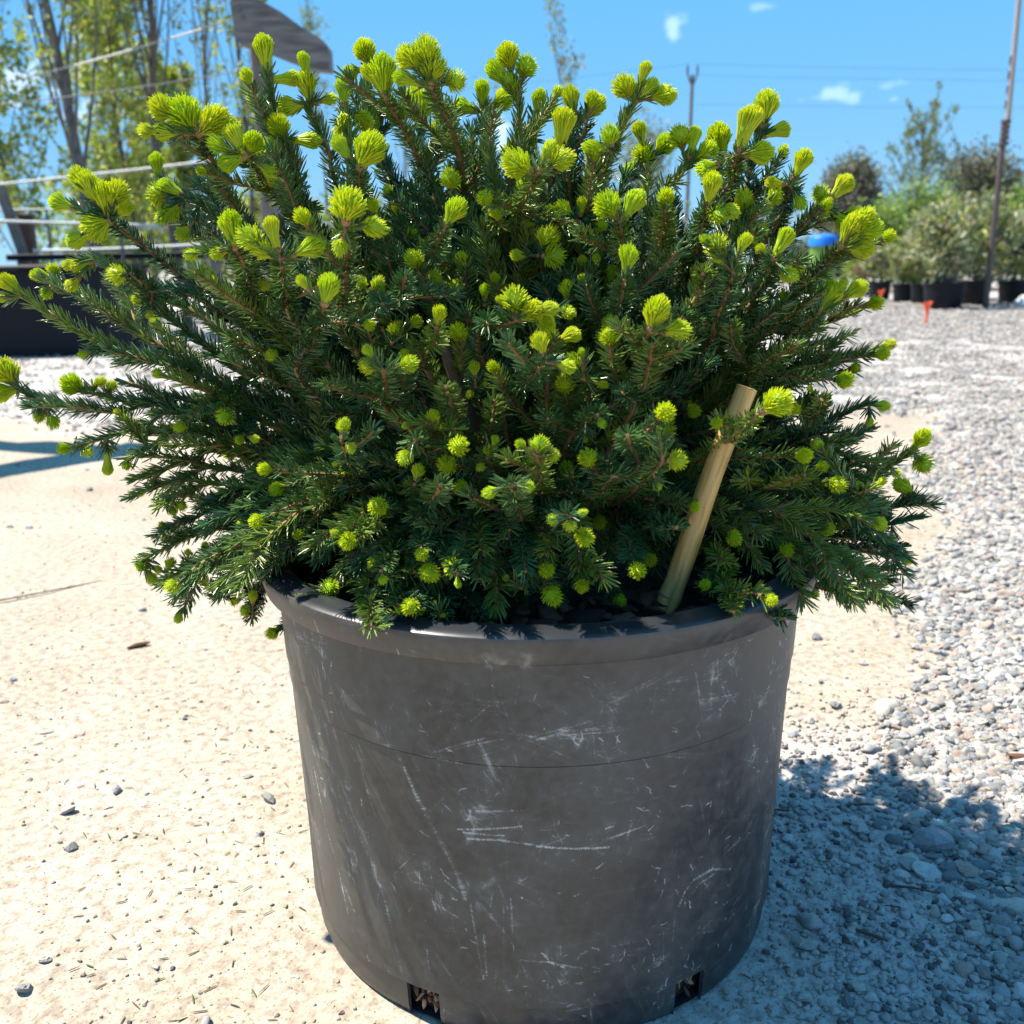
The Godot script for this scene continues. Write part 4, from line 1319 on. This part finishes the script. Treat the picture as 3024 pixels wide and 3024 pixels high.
func make_yard() -> void:
	var lm := mat("leaves", Color.WHITE, 0.55)
	lm.vertex_color_use_as_albedo = true
	lm.backlight_enabled = true
	lm.backlight = Color(0.75, 0.80, 0.40)
	var tree_bark := mat("tree_bark", lin(0.15, 0.125, 0.105), 0.9)
	var pale_bark := mat("pale_bark", lin(0.20, 0.18, 0.165), 0.85)
	for b in [tree_bark, pale_bark]:
		b.albedo_texture = ramp_texture(Vector2i(256, 256), noise(0.04, 4, 17), [[0.0, Color(0.45, 0.43, 0.42)], [0.55, Color(0.85, 0.84, 0.83)], [1.0, Color.WHITE]])
		b.uv1_triplanar = true
		b.uv1_scale = Vector3(3.0, 0.8, 3.0)
	var timber := mat("weathered_timber", lin(0.21, 0.19, 0.175), 0.9)
	var wood := noise(0.02, 5, 51)
	timber.albedo_texture = ramp_texture(Vector2i(512, 512), wood, [[0.0, Color(0.60, 0.59, 0.60)], [0.4, Color(0.80, 0.79, 0.78)], [0.6, Color(0.88, 0.87, 0.85)], [1.0, Color.WHITE]])
	timber.uv1_triplanar = true
	timber.uv1_scale = Vector3(3.0, 0.5, 3.0)
	var sawn := mat("weathered_beam", lin(0.20, 0.19, 0.19), 0.9)
	sawn.albedo_texture = timber.albedo_texture
	sawn.uv1_triplanar = true
	sawn.uv1_scale = Vector3(0.35, 2.2, 2.2)
	var brown := mat("brown_timber", lin(0.16, 0.085, 0.055), 0.9)
	brown.albedo_texture = timber.albedo_texture
	brown.uv1_triplanar = true
	brown.uv1_scale = Vector3(5.0, 0.9, 5.0)
	var black := mat("far_black_plastic", lin(0.006, 0.008, 0.012), 0.6)
	black.metallic_specular = 0.3
	var purple := mat("purple_plastic", lin(0.085, 0.055, 0.19), 0.45)
	var pvc := mat("white_pipe", lin(0.46, 0.46, 0.45), 0.5)
	var steel := mat("galvanised_wire", lin(0.10, 0.10, 0.105), 0.6)
	leaf = leaf_mesh(0.34)
	long_leaf = leaf_mesh(0.22)
	var g: Geo

	# the long black planter on the left
	var box := thing("planter_box", Vector3(-4.06, 0, -6.80), "long black plastic planter box standing on the gravel at left", "planter")
	g = Geo.new()
	g.box(Vector3(0, 0.31, 0.43), Vector3(1.80, 0.62, 0.02), Basis(), 0.006)
	g.box(Vector3(0, 0.31, -0.43), Vector3(1.80, 0.62, 0.02), Basis(), 0.006)
	g.box(Vector3(0.89, 0.31, 0), Vector3(0.02, 0.62, 0.836), Basis(), 0.006)
	g.box(Vector3(-0.89, 0.31, 0), Vector3(0.02, 0.62, 0.836), Basis(), 0.006)
	build("wall", g, black, box)
	g = Geo.new()
	g.box(Vector3(0, 0.640, 0.445), Vector3(1.86, 0.036, 0.07), Basis(), 0.012)
	g.box(Vector3(0, 0.640, -0.445), Vector3(1.86, 0.036, 0.07), Basis(), 0.012)
	g.box(Vector3(0.905, 0.640, 0), Vector3(0.07, 0.034, 0.81), Basis(), 0.012)
	g.box(Vector3(-0.905, 0.640, 0), Vector3(0.07, 0.034, 0.81), Basis(), 0.012)
	build("rim", g, black, box)
	g = Geo.new()
	g.box(Vector3(0, 0.60, 0), Vector3(1.74, 0.04, 0.82), Basis(), 0.005)
	build("soil", g, M.soil, box)

	# the weathered post with its sloping arm
	var post := thing("trellis_post", Vector3(-1.44, 0, -4.60), "grey weathered post with a sloping timber arm bolted to its top", "post")
	g = Geo.new()
	g.box(Vector3(0, 0.90, -0.095), Vector3(0.095, 1.80, 0.09), Basis(Vector3.BACK, -0.008), 0.006)
	build("upright", g, timber, post)
	g = Geo.new()
	prism(g, [Vector2(-0.097, 1.925), Vector2(-0.06, 1.944), Vector2(0.035, 1.940), Vector2(0.16, 1.872), Vector2(0.27, 1.792), Vector2(0.365, 1.736), Vector2(0.392, 1.700), Vector2(0.394, 1.590), Vector2(0.30, 1.600), Vector2(0.14, 1.668), Vector2(0.0, 1.722), Vector2(-0.055, 1.722), Vector2(-0.085, 1.752)], -0.048, 0.055)
	build("arm", g, sawn, post)
	for p in [Vector3(-0.055, 1.885, 0.055), Vector3(-0.035, 1.850, 0.055)]:
		g = Geo.new()
		g.tube(PackedVector3Array([p - Vector3(0, 0, 0.01), p + Vector3(0, 0, 0.012)]), [0.013, 0.011], 8)
		build("bolt", g, steel, post)
	# its fellow outside the frame, whose shadow falls across the sand
	var fellow := thing("trellis_post", Vector3(-2.64, 0, -2.80), "weathered post with sloping arm left of the frame, casting the forked shadow", "post")
	g = Geo.new()
	g.box(Vector3(0, 0.95, 0), Vector3(0.15, 1.90, 0.15), Basis(), 0.006)
	build("upright", g, timber, fellow)
	g = Geo.new()
	var slope := Vector3(-0.16, -0.42, 0.66)
	var along := slope.normalized()
	var across := along.cross(Vector3.UP).normalized()
	g.box(Vector3(0.10, 1.88, -0.02) + slope * 0.45, Vector3(0.10, 0.20, slope.length() * 1.1), Basis(across, across.cross(along) * -1.0, along), 0.008)
	build("arm", g, sawn, fellow)
	# wires strung from the post to the left
	var n := 0
	for w in [[Vector3(-1.545, 1.850, -4.585), Vector3(-3.3, 1.515, -4.75), "upper slack wire strung left from the weathered post"], [Vector3(-1.490, 1.630, -4.68), Vector3(-3.3, 1.475, -4.8), "lower slack wire strung left from the weathered post"]]:
		var t := thing("trellis_wire", w[0], w[2], "wire")
		g = Geo.new()
		var line := wire_path(Vector3.ZERO, w[1] - w[0], 0.02)
		g.tube(line, [0.0030], 6)
		build("strand", g, steel, t)
		if n == 0:
			g = Geo.new()
			g.tube(PackedVector3Array([line[5], line[6], line[7], line[8]]), [0.0055], 8)
			build("sleeve", g, pvc, t)
			g = Geo.new()
			g.tube(PackedVector3Array([line[2].lerp(line[1], 0.5), line[2], line[3]]), [0.0048], 8)
			build("sleeve", g, pvc, t)
		n += 1
	# pipes, rails and timbers behind the planter
	for p in [[Vector3(-5.4, 1.225, -7.4), Vector3(-2.2, 1.465, -7.2), 0.014, "upper thin white pipe stretched behind the planter"], [Vector3(-5.2, 1.065, -7.2), Vector3(-3.0, 0.955, -7.2), 0.016, "middle white pipe above the black planter"], [Vector3(-5.2, 1.150, -7.6), Vector3(-3.9, 1.115, -7.6), 0.011, "short white pipe just above the middle pipe"], [Vector3(-4.12, 0.775, -7.38), Vector3(-2.4, 0.82, -7.38), 0.020, "lowest white pipe lying along the dark plank"], [Vector3(-4.3, 1.0, -8.9), Vector3(-1.6, 1.03, -8.9), 0.014, "far white pipe between the tree trunks"]]:
		var t := thing("white_pipe", p[0], p[3], "pipe")
		g = Geo.new()
		g.tube(wire_path(Vector3.ZERO, p[1] - p[0], 0.012), [p[2] * 0.72], 8)
		build("tube", g, pvc, t)
		for e in [0.22, 0.86]:
			g = Geo.new()
			var q: Vector3 = ((p[1] - p[0]) as Vector3) * e + Vector3(0, -0.008, 0)
			var foot := Vector3(q.x, -p[0].y, q.z)
			g.tube(PackedVector3Array([foot, q]), [0.012], 6)
			build("stand", g, steel, t)
	var plank := thing("dark_plank", Vector3(-3.42, 0, -7.38), "dark plank bench standing behind the black planter", "bench")
	g = Geo.new()
	g.box(Vector3(0, 0.725, 0), Vector3(1.8, 0.05, 0.16), Basis(), 0.005)
	build("board", g, black, plank)
	for x in [-0.8, 0.8]:
		g = Geo.new()
		g.box(Vector3(x, 0.35, 0), Vector3(0.06, 0.70, 0.10), Basis(), 0.005)
		build("leg", g, timber, plank)
	var bp := thing("timber_post", Vector3(-4.27, 0, -7.62), "reddish brown timber post behind the planter at far left", "post")
	g = Geo.new()
	g.box(Vector3(0, 0.53, 0), Vector3(0.095, 1.06, 0.09), Basis(), 0.006)
	build("upright", g, brown, bp)
	g = Geo.new()
	g.box(Vector3(0, 1.07, 0), Vector3(0.12, 0.02, 0.115), Basis(), 0.004)
	build("cap", g, brown, bp)
	var prop := thing("leaning_timber", Vector3(-4.10, 0, -7.52), "grey squared timber leaning up behind the planter at far left", "timber")
	g = Geo.new()
	var up := Vector3(-0.27, 1.30, 0.03)
	g.box(up * 0.5 + Vector3(-0.02, 0, 0), Vector3(0.075, up.length(), 0.06), Basis(Vector3.BACK.cross(up).normalized() * -1.0, up.normalized(), Vector3.BACK).orthonormalized(), 0.006)
	build("beam", g, timber, prop)

	# upright young trees on the left
	var spring := [Color(0.30, 0.38, 0.06), Color(0.42, 0.46, 0.08), Color(0.20, 0.29, 0.06), Color(0.52, 0.48, 0.12), Color(0.26, 0.30, 0.10)]
	var dull := [Color(0.14, 0.17, 0.07), Color(0.20, 0.21, 0.09), Color(0.24, 0.20, 0.12), Color(0.11, 0.15, 0.06)]
	var grp := "upright trees behind the planter"
	upright_tree("stout double-stemmed grey trunk with upright branches at upper left", Vector3(-4.08, 0, -8.5), 5.6, Vector3(-0.42, 0, 0), 0.062, 26, 1800, 0.055, spring, 0.30, 501, pale_bark, 0.22, grp)
	upright_tree("tall dark bare-branched tree between the stout trunk and weathered post", Vector3(-3.33, 0, -8.6), 5.6, Vector3(-0.30, 0, 0), 0.050, 28, 1300, 0.045, dull, 0.26, 502, tree_bark, 0.30, grp)
	upright_tree("slim straight tree with bare twigs just left of the post", Vector3(-3.36, 0, -9.6), 5.2, Vector3(0.22, 0, 0), 0.028, 18, 900, 0.045, dull, 0.22, 503, pale_bark, 0.25, grp)
	upright_tree("leafy slanting young tree at the left edge of the frame", Vector3(-4.78, 0, -8.9), 3.6, Vector3(-0.62, 0, 0), 0.026, 26, 4000, 0.060, spring, 0.42, 504, tree_bark, 0.10, grp)
	upright_tree("slender leafy tree leaning left beside the stout trunk", Vector3(-3.85, 0, -9.2), 4.0, Vector3(-0.35, 0, 0), 0.026, 24, 3400, 0.058, spring, 0.40, 505, tree_bark, 0.10, grp)
	upright_tree("yellow-green tree with drooping leaf strands near the post", Vector3(-3.05, 0, -10.4), 5.0, Vector3(-0.25, 0, 0), 0.030, 22, 2300, 0.06, spring, 0.25, 506, tree_bark, 0.3, grp)
	upright_tree("leafy upright tree rising just outside the left edge", Vector3(-5.9, 0, -9.8), 4.4, Vector3(-0.2, 0, 0), 0.03, 22, 5000, 0.06, spring, 0.4, 507, tree_bark, 0.1, grp)
	upright_tree("leafy upright tree low behind the white pipes", Vector3(-4.9, 0, -11.2), 3.9, Vector3(0.1, 0, 0), 0.03, 22, 6000, 0.065, spring, 0.42, 508, tree_bark, 0.08, grp)
	upright_tree("dense leafy sapling behind the lime shoots at left", Vector3(-4.35, 0, -11.8), 3.0, Vector3(-0.1, 0, 0), 0.03, 24, 7000, 0.065, spring, 0.5, 509, tree_bark, 0.06, grp)
	upright_tree("small leafy sapling left of the weathered post", Vector3(-3.3, 0, -12.2), 2.5, Vector3(-0.1, 0, 0), 0.03, 22, 6000, 0.065, dull + spring, 0.5, 510, tree_bark, 0.06, grp)
	round_tree("hedge_shrub", "low yellow-green shrub behind the white pipes", "shrub", Vector3(-5.6, 0, -12.6), 2.0, Vector3(1.1, 0, 0.6), 0.05, 46, 6000, 0.07, spring, 521, leaf, 3)
	round_tree("hedge_shrub", "low green shrub behind the planter's right end", "shrub", Vector3(-3.9, 0, -13.4), 1.7, Vector3(1.2, 0, 0.6), 0.05, 46, 6000, 0.07, spring, 522, leaf, 3)
	round_tree("hedge_shrub", "low green shrub beyond the foot of the post", "shrub", Vector3(-2.2, 0, -14.0), 1.5, Vector3(1.2, 0, 0.6), 0.05, 46, 5500, 0.07, dull + spring, 523, leaf, 3)
	# the back of a road sign among them
	var sign := thing("road_sign", Vector3(-5.62, 0, -14.0), "grey back of a diamond-shaped sign behind the dark tree", "sign")
	g = Geo.new()
	g.box(Vector3(0, 2.80, 0), Vector3(0.30, 0.30, 0.008), Basis(Vector3.BACK, PI / 4), 0.002)
	build("plate", g, steel, sign)
	g = Geo.new()
	g.tube(PackedVector3Array([Vector3(0, 0, -0.03), Vector3(0, 2.95, -0.03)]), [0.022], 8)
	build("stem", g, steel, sign)

	# beyond the crown: thin tops and a far tree line
	upright_tree("lone thin treetop leaning left against the sky above the spruce", Vector3(1.75, 0, -28), 6.9, Vector3(-1.25, 0, 0), 0.05, 9, 420, 0.10, [Color(0.26, 0.25, 0.17), Color(0.2, 0.22, 0.12)], 0.16, 531, tree_bark, 0.55)
	upright_tree("faint thin treetop right of the weathered post", Vector3(-6.2, 0, -30), 8.2, Vector3(-0.3, 0, 0), 0.06, 14, 700, 0.10, [Color(0.26, 0.28, 0.15), Color(0.2, 0.24, 0.12)], 0.16, 532, tree_bark, 0.45)
	upright_tree("thin bare treetop peeping over the left of the crown", Vector3(-3.7, 0, -30), 6.3, Vector3(-0.2, 0, 0), 0.05, 14, 380, 0.09, dull, 0.2, 533, tree_bark, 0.45)
	upright_tree("thin bare treetop peeping over the middle of the crown", Vector3(-1.2, 0, -30), 5.6, Vector3(-0.2, 0, 0), 0.05, 14, 380, 0.09, dull, 0.2, 534, tree_bark, 0.45)
	var haze := [Color(0.19, 0.20, 0.13), Color(0.23, 0.22, 0.16), Color(0.15, 0.17, 0.10)]
	round_tree("round_tree", "hazy round-topped tree behind the crown right of middle", "tree", Vector3(3.1, 0, -29), 4.9, Vector3(1.15, 0, 1.0), 1.0, 60, 2600, 0.11, haze, 541, leaf)
	for k in 9:
		round_tree("round_tree", "leafy tree in the far tree line hidden behind the crown", "tree", Vector3(-17.0 + 3.1 * k + rnd(-0.8, 0.8), 0, -36.0 - rnd(0, 4)), rnd(2.8, 3.9), Vector3(rnd(1.6, 2.2), 0, 1.4), 0.2, 50, 1700, 0.15, haze + dull, 550 + k, leaf, 1, "far tree line")
	for k in 14: # the tree line goes on past both sides of the frame
		var x := (17.5 + 3.4 * k) if k < 7 else (-20.5 - 3.4 * (k - 7))
		round_tree("round_tree", "leafy tree of the far tree line %s of the frame" % ("right" if k < 7 else "left"), "tree", Vector3(x + rnd(-0.8, 0.8), 0, (-30.0 if k < 7 else -34.0) + 1.5 * (k % 7)), rnd(2.8, 4.2), Vector3(rnd(1.7, 2.3), 0, 1.4), 0.2, 50, 1500, 0.15, haze + dull, 900 + k, leaf, 1, "far tree line outside the frame")
	# right side
	var dark := [Color(0.12, 0.13, 0.09), Color(0.16, 0.15, 0.12), Color(0.09, 0.11, 0.08), Color(0.20, 0.17, 0.14)]
	round_tree("round_tree", "dark round-crowned tree at right beyond the bin", "tree", Vector3(8.75, 0, -28), 3.50, Vector3(1.0, 0, 1.0), 0.6, 90, 11000, 0.095, dark, 561, leaf, 1, "", 0.15)
	round_tree("round_tree", "large dark tree behind the tall pole at right", "tree", Vector3(12.5, 0, -28), 3.65, Vector3(1.5, 0, 1.2), 0.6, 110, 14000, 0.095, dark, 562, leaf, 1, "", 0.14)
	round_tree("round_tree", "dark tree at the right edge beyond the pole", "tree", Vector3(15.2, 0, -29), 4.0, Vector3(1.3, 0, 1.2), 0.6, 90, 9000, 0.095, dark, 563, leaf, 1, "", 0.15)
	upright_tree("feathery pale green tree standing above the dark round trees", Vector3(10.35, 0, -27), 4.45, Vector3(0.0, 0, 0), 0.05, 44, 6500, 0.06, [Color(0.17, 0.22, 0.09), Color(0.22, 0.22, 0.13), Color(0.13, 0.18, 0.08)], 0.75, 564, tree_bark, 0.2, "", 0.9)
	var mid := [Color(0.15, 0.25, 0.06), Color(0.24, 0.34, 0.07), Color(0.12, 0.20, 0.06), Color(0.32, 0.38, 0.09)]
	round_tree("leafy_shrub", "fresh green bush left of the pale shrubs at right", "shrub", Vector3(6.35, 0, -18.2), 1.62, Vector3(0.55, 0, 0.5), 0.05, 50, 6000, 0.07, mid, 571, leaf, 3)
	round_tree("leafy_shrub", "taller fresh green bush below the feathery tree", "shrub", Vector3(7.25, 0, -18.6), 1.95, Vector3(0.75, 0, 0.5), 0.05, 55, 7500, 0.07, mid, 572, leaf, 3)
	round_tree("leafy_shrub", "fresh green bush at the right edge behind the pole", "shrub", Vector3(9.4, 0, -18.8), 2.0, Vector3(0.8, 0, 0.5), 0.05, 55, 7000, 0.07, mid, 573, leaf, 3)
	round_tree("leafy_shrub", "grey-green bush behind the large black pot", "shrub", Vector3(8.15, 0, -19.0), 1.75, Vector3(0.8, 0, 0.5), 0.05, 55, 7000, 0.07, [Color(0.17, 0.19, 0.14), Color(0.22, 0.24, 0.19), Color(0.12, 0.14, 0.1)], 574, leaf, 3)
	var low := [Color(0.06, 0.09, 0.04), Color(0.10, 0.14, 0.06), Color(0.08, 0.10, 0.06)]
	round_tree("low_hedge", "low dark hedge behind the bin and purple pot", "shrub", Vector3(5.6, 0, -19.6), 0.95, Vector3(1.2, 0, 0.5), 0.02, 50, 6000, 0.07, low, 581, leaf, 4)
	round_tree("low_hedge", "low dark hedge behind the small black pots", "shrub", Vector3(7.6, 0, -19.9), 1.0, Vector3(1.3, 0, 0.5), 0.02, 50, 6000, 0.07, low, 582, leaf, 4)
	round_tree("low_hedge", "low dark hedge behind the tall pole", "shrub", Vector3(9.7, 0, -20.3), 1.05, Vector3(1.3, 0, 0.5), 0.02, 50, 6000, 0.07, low, 583, leaf, 4)
	round_tree("low_hedge", "low dark hedge running out of frame at right", "shrub", Vector3(11.9, 0, -20.6), 1.1, Vector3(1.3, 0, 0.5), 0.02, 50, 5000, 0.07, low, 584, leaf, 4)
	var pale := [Color(0.21, 0.25, 0.15), Color(0.28, 0.32, 0.20), Color(0.10, 0.14, 0.07), Color(0.24, 0.20, 0.13), Color(0.38, 0.39, 0.28), Color(0.36, 0.37, 0.09)]
	var rows := [
		[Vector3(5.66, 0, -16.58), 0.19, 0.25, purple, "purple plastic pot at the far end of the row", Vector2(0.28, 0.62), [Color(0.22, 0.13, 0.09), Color(0.17, 0.10, 0.08), Color(0.26, 0.17, 0.12)], "low russet shrub in the purple pot", 0.035],
		[Vector3(5.40, 0, -15.02), 0.17, 0.27, black, "black pot beside the purple pot", Vector2(0.25, 0.88), pale, "pale leafy shrub in the pot beside the purple one", 0.095],
		[Vector3(5.36, 0, -13.88), 0.155, 0.26, black, "small black pot third from the purple end", Vector2(0.27, 0.92), pale, "bushy pale shrub in the third pot of the row", 0.095],
		[Vector3(5.42, 0, -13.36), 0.15, 0.27, black, "small black pot tucked behind the largest pot", Vector2(0.28, 1.0), pale, "pale shrub just behind the largest pot", 0.095],
		[Vector3(5.05, 0, -11.66), 0.245, 0.31, black, "largest black pot in the far row, nearest the viewer", Vector2(0.38, 1.18), pale, "broad pale-leaved shrub in the largest far pot", 0.10],
		[Vector3(5.75, 0, -12.45), 0.22, 0.32, black, "black pot directly behind the tall pole", Vector2(0.46, 1.45), pale, "tall pale shrub directly behind the pole", 0.10],
		[Vector3(6.50, 0, -12.95), 0.20, 0.30, black, "black pot right of the tall pole", Vector2(0.48, 1.30), pale, "pale shrub right of the tall pole", 0.10],
		[Vector3(6.45, 0, -15.3), 0.20, 0.30, black, "black pot in the second row behind the pole", Vector2(0.50, 1.65), pale, "taller shrub in the second row behind the pole", 0.10],
		[Vector3(5.95, 0, -14.2), 0.18, 0.30, black, "black pot in the second row left of the pole", Vector2(0.42, 1.45), pale, "shrub in the second row above the largest pot", 0.10],
	]
	for k in rows.size():
		var r: Array = rows[k]
		potted(r[0], r[1], r[2], r[3], r[4])
		var lo: float = r[2] * 0.9
		round_tree("potted_shrub", r[7], "shrub", r[0] + Vector3(0, lo, 0), r[5].y - lo, Vector3(r[5].x, 0, r[5].x), 0.10, 40, 1900, r[8], r[6], 600 + k, long_leaf, 4, "shrubs in the far row of pots", 0.17)
	# orange markers
	var orange := mat("orange_plastic", lin(0.80, 0.13, 0.05), 0.6)
	for p in [[Vector3(3.743, 0, -8.773), "nearest orange marker standing in the gravel before the largest pot"], [Vector3(4.694, 0, -12.871), "orange marker between the black pots and the spruce"], [Vector3(5.30, 0, -15.6), "farthest orange marker in front of the purple pot"]]:
		var t := thing("orange_marker", p[0], p[1], "marker", "orange markers")
		g = Geo.new()
		g.tube(PackedVector3Array([Vector3(0, -0.03, 0), Vector3(0, 0.13, 0)]), [0.012, 0.015], 8)
		build("stake", g, orange, t)
		rng.seed = 700
		for k in 16:
			var a := TAU * k / 16.0
			var out := Vector3(sin(a), 0, cos(a))
			g = Geo.new()
			g.tube(PackedVector3Array([Vector3(0, 0.10, 0) + out * 0.010, Vector3(0, 0.155, 0) + out * 0.020, Vector3(0, rnd(0.19, 0.22), 0) + out * rnd(0.028, 0.045)]), [0.006, 0.004], 4)
			build("bristle", g, orange, t)
	# a green bin under a blue cover
	var bin := thing("green_bin", Vector3(4.82, 0, -16.2), "green bin with a bright blue lid behind the right branches", "bin")
	g = Geo.new()
	g.lathe([Vector2(0.001, 0.004), Vector2(0.19, 0.004), Vector2(0.205, 0.03), Vector2(0.225, 0.84), Vector2(0.215, 0.85)], 32)
	build("body", g, mat("green_plastic", lin(0.10, 0.22, 0.03), 0.5), bin)
	g = Geo.new()
	g.lathe([Vector2(0.227, 0.84), Vector2(0.25, 0.84), Vector2(0.25, 0.95), Vector2(0.22, 1.0), Vector2(0.10, 1.03), Vector2(0.001, 1.04)], 32)
	build("lid", g, mat("blue_plastic", lin(0.01, 0.16, 0.62), 0.4), bin)
	# the tall pole at right
	var pole := thing("tall_pole", Vector3(5.525, 0, -11.55), "tall thin pole, dark below and pale above, at the right edge", "pole")
	g = Geo.new()
	g.tube(PackedVector3Array([Vector3(0, -0.05, 0), Vector3(0.005, 1.0, 0), Vector3(0.012, 2.14, 0)]), [0.036, 0.034, 0.033], 12)
	build("lower_tube", g, mat("rusty_pole", lin(0.075, 0.055, 0.050), 0.7), pole)
	g = Geo.new()
	g.tube(PackedVector3Array([Vector3(0.035, 1.95, 0.02), Vector3(0.030, 3.4, 0.0), Vector3(0.03, 5.2, 0)]), [0.031, 0.029, 0.027], 12)
	build("upper_tube", g, mat("pale_pole", lin(0.27, 0.235, 0.22), 0.6), pole)
	rng.seed = 12
	for k in 5:
		g = Geo.new()
		var y := 1.90 + 0.06 * k
		g.tube(PackedVector3Array([Vector3(0.015, y, 0.008), Vector3(0.018, y + 0.035, 0.010)]), [rnd(0.050, 0.062)], 10)
		build("binding", g, M.rusty_pole, pole)
	for k in 4:
		g = Geo.new()
		var y := 2.3 + 0.16 * k
		g.tube(PackedVector3Array([Vector3(-0.012, y, 0.01), Vector3(-0.004, y + 0.09, 0.01)]), [rnd(0.008, 0.014)], 6)
		build("hook", g, M.rusty_pole, pole)
	var boulder := put(numbered("pale_boulder"), rock_mesh(88, 0.6), mat("pale_rock", lin(0.56, 0.56, 0.54), 0.8))
	boulder.transform = Transform3D(Basis().scaled(Vector3(0.16, 0.17, 0.15)), Vector3(6.02, 0.05, -11.5))
	tag(boulder, "pale rounded rock at the right edge beside the pole", "rock")
	# utility pole and its lines
	var util := thing("utility_pole", Vector3(6.02, 0, -40), "distant utility pole with a forked top above the crown", "utility pole")
	g = Geo.new()
	g.tube(PackedVector3Array([Vector3.ZERO, Vector3(0.10, 7.6, 0)]), [0.085, 0.065], 10)
	build("mast", g, pale_bark, util)
	for s in [-1, 1]:
		g = Geo.new()
		g.tube(PackedVector3Array([Vector3(0.10, 7.15, 0), Vector3(0.10 + s * 0.19, 7.65, 0)]), [0.035, 0.03], 8)
		build("arm", g, tree_bark, util)
		g = Geo.new()
		g.tube(PackedVector3Array([Vector3(0.10 + s * 0.19, 7.63, 0), Vector3(0.10 + s * 0.19, 7.78, 0), Vector3(0.10 + s * 0.19, 8.0, 0)]), [0.035, 0.045, 0.02], 8)
		build("insulator", g, tree_bark, util)
	for w in [[Vector3(6.39, 7.98, -40), Vector3(46, 8.3, -44), 0.35, "upper power line running right from the utility pole"], [Vector3(6.2, 7.6, -40), Vector3(46, 7.9, -44), 0.35, "lower power line running right from the utility pole"], [Vector3(5.85, 7.98, -40), Vector3(-34, 5.6, -37), 0.5, "power line running left from the utility pole"], [Vector3(6.25, 6.55, -40), Vector3(46, 6.7, -43), 0.3, "lowest cable running right from the utility pole"]]:
		g = Geo.new()
		g.tube(wire_path(Vector3.ZERO, w[1] - w[0], w[2]), [0.0045], 5)
		var o := build(numbered("power_line"), g, M.far_black_plastic)
		o.position = w[0]
		tag(o, w[3], "cable")


# ---------------------------------------------------------------- small things on the ground

func make_litter() -> void:
	rng.seed = 404
	var rows := PackedFloat32Array()
	for k in 900:
		var z := 0.36 - 1.3 * pow(rng.randf(), 1.3)
		var x := (0.88 - z) * rnd(-0.58, 0.58)
		var d := Vector2(x, z).length()
		if d < 0.235 or (x > 0.25 and rng.randf() < 0.4):
			continue
		if rng.randf() > 0.25 + 0.6 * smoothstep(0.9, 0.3, d):
			continue
		var a := rnd(0, TAU)
		var dir := Vector3(cos(a), rnd(0.0, 0.12), sin(a)).normalized()
		var side := dir.cross(Vector3.UP).normalized()
		var tone: Color = [Color(0.17, 0.10, 0.045), Color(0.24, 0.16, 0.075), Color(0.10, 0.15, 0.04), Color(0.13, 0.07, 0.04)][rng.randi() % 4]
		var w := rnd(0.0006, 0.0008)
		row(rows, Basis(side * w, dir * rnd(0.008, 0.014), side.cross(dir) * w), Vector3(x, ground_height(x, z) + 0.0012, z), tone * rnd(0.7, 1.3))
	var litter := scatter("fallen_needles", needle, M.needles, rows, self)
	tag(litter, "brown and green fallen spruce needles scattered on the sand", "needles")
	var straw := mat("dry_stem", lin(0.085, 0.058, 0.040), 0.85)
	var g := Geo.new()
	for k in 5:
		var o := Vector3(rnd(-1, 1), 0, rnd(-1, 1)) * 0.002
		var s := rnd(0.0, 0.3)
		g.tube(smooth([Vector3(0.145, 0.006, -0.112) + o, Vector3(0.0, 0.005, 0.0) + o * 1.5, Vector3(-0.12 - 0.1 * s, 0.004, 0.07 + 0.05 * s) + o], 0.03), [0.0009, 0.0016], 5)
	var stem := build(numbered("dry_stem"), g, straw)
	stem.position = Vector3(-1.024, ground_height(-1.024, -0.868), -0.868)
	tag(stem, "long dry plant stem lying on the sand at left", "stem")
	var chip := mat("red_bark", lin(0.22, 0.10, 0.06), 0.9)
	chip.albedo_texture = ramp_texture(Vector2i(128, 128), noise(0.05, 4, 66), [[0.0, Color(0.3, 0.26, 0.25)], [0.6, Color(0.8, 0.78, 0.76)], [1.0, Color.WHITE]])
	chip.uv1_triplanar = true
	chip.uv1_scale = Vector3(3, 1, 1)
	var bark := put(numbered("bark_piece"), rock_mesh(301, 0.45), chip)
	bark.transform = Transform3D(Basis(Vector3.UP, 0.5).scaled_local(Vector3(0.017, 0.009, 0.006)), Vector3(-0.663, 0.004 + ground_height(-0.663, -0.63), -0.63))
	tag(bark, "reddish bark piece lying alone on the sand left of the pot", "bark")
	var flake := put(numbered("bark_piece"), rock_mesh(302, 0.4), chip)
	flake.transform = Transform3D(Basis(Vector3.UP, -0.2).scaled_local(Vector3(0.022, 0.010, 0.008)), Vector3(0.60, 0.005, -0.24))
	tag(flake, "reddish bark piece on the gravel at the right edge", "bark")
	for p in [Vector2(0.36, -0.13), Vector2(0.345, -0.09), Vector2(0.42, -0.05), Vector2(0.30, 0.09), Vector2(0.335, 0.05), Vector2(0.46, 0.02), Vector2(0.40, 0.16), Vector2(0.27, -0.12), Vector2(0.47, -0.10), Vector2(0.37, 0.02)]:
		g = Geo.new()
		var a := rnd(-0.9, 0.9)
		var d := Vector3(cos(a), 0.05, sin(a)) * rnd(0.010, 0.026)
		g.tube(PackedVector3Array([-d, Vector3(rnd(-1, 1), 0.5, rnd(-1, 1)) * 0.002, d]), [rnd(0.0010, 0.0024), rnd(0.001, 0.002), 0.0009], 5)
		var t := build(numbered("twig"), g, straw)
		t.position = Vector3(p.x, ground_height(p.x, p.y) + 0.003, p.y)
		tag(t, "short dry twig lying in the pot's shadow on the grit", "twig", "twigs in the shadow")
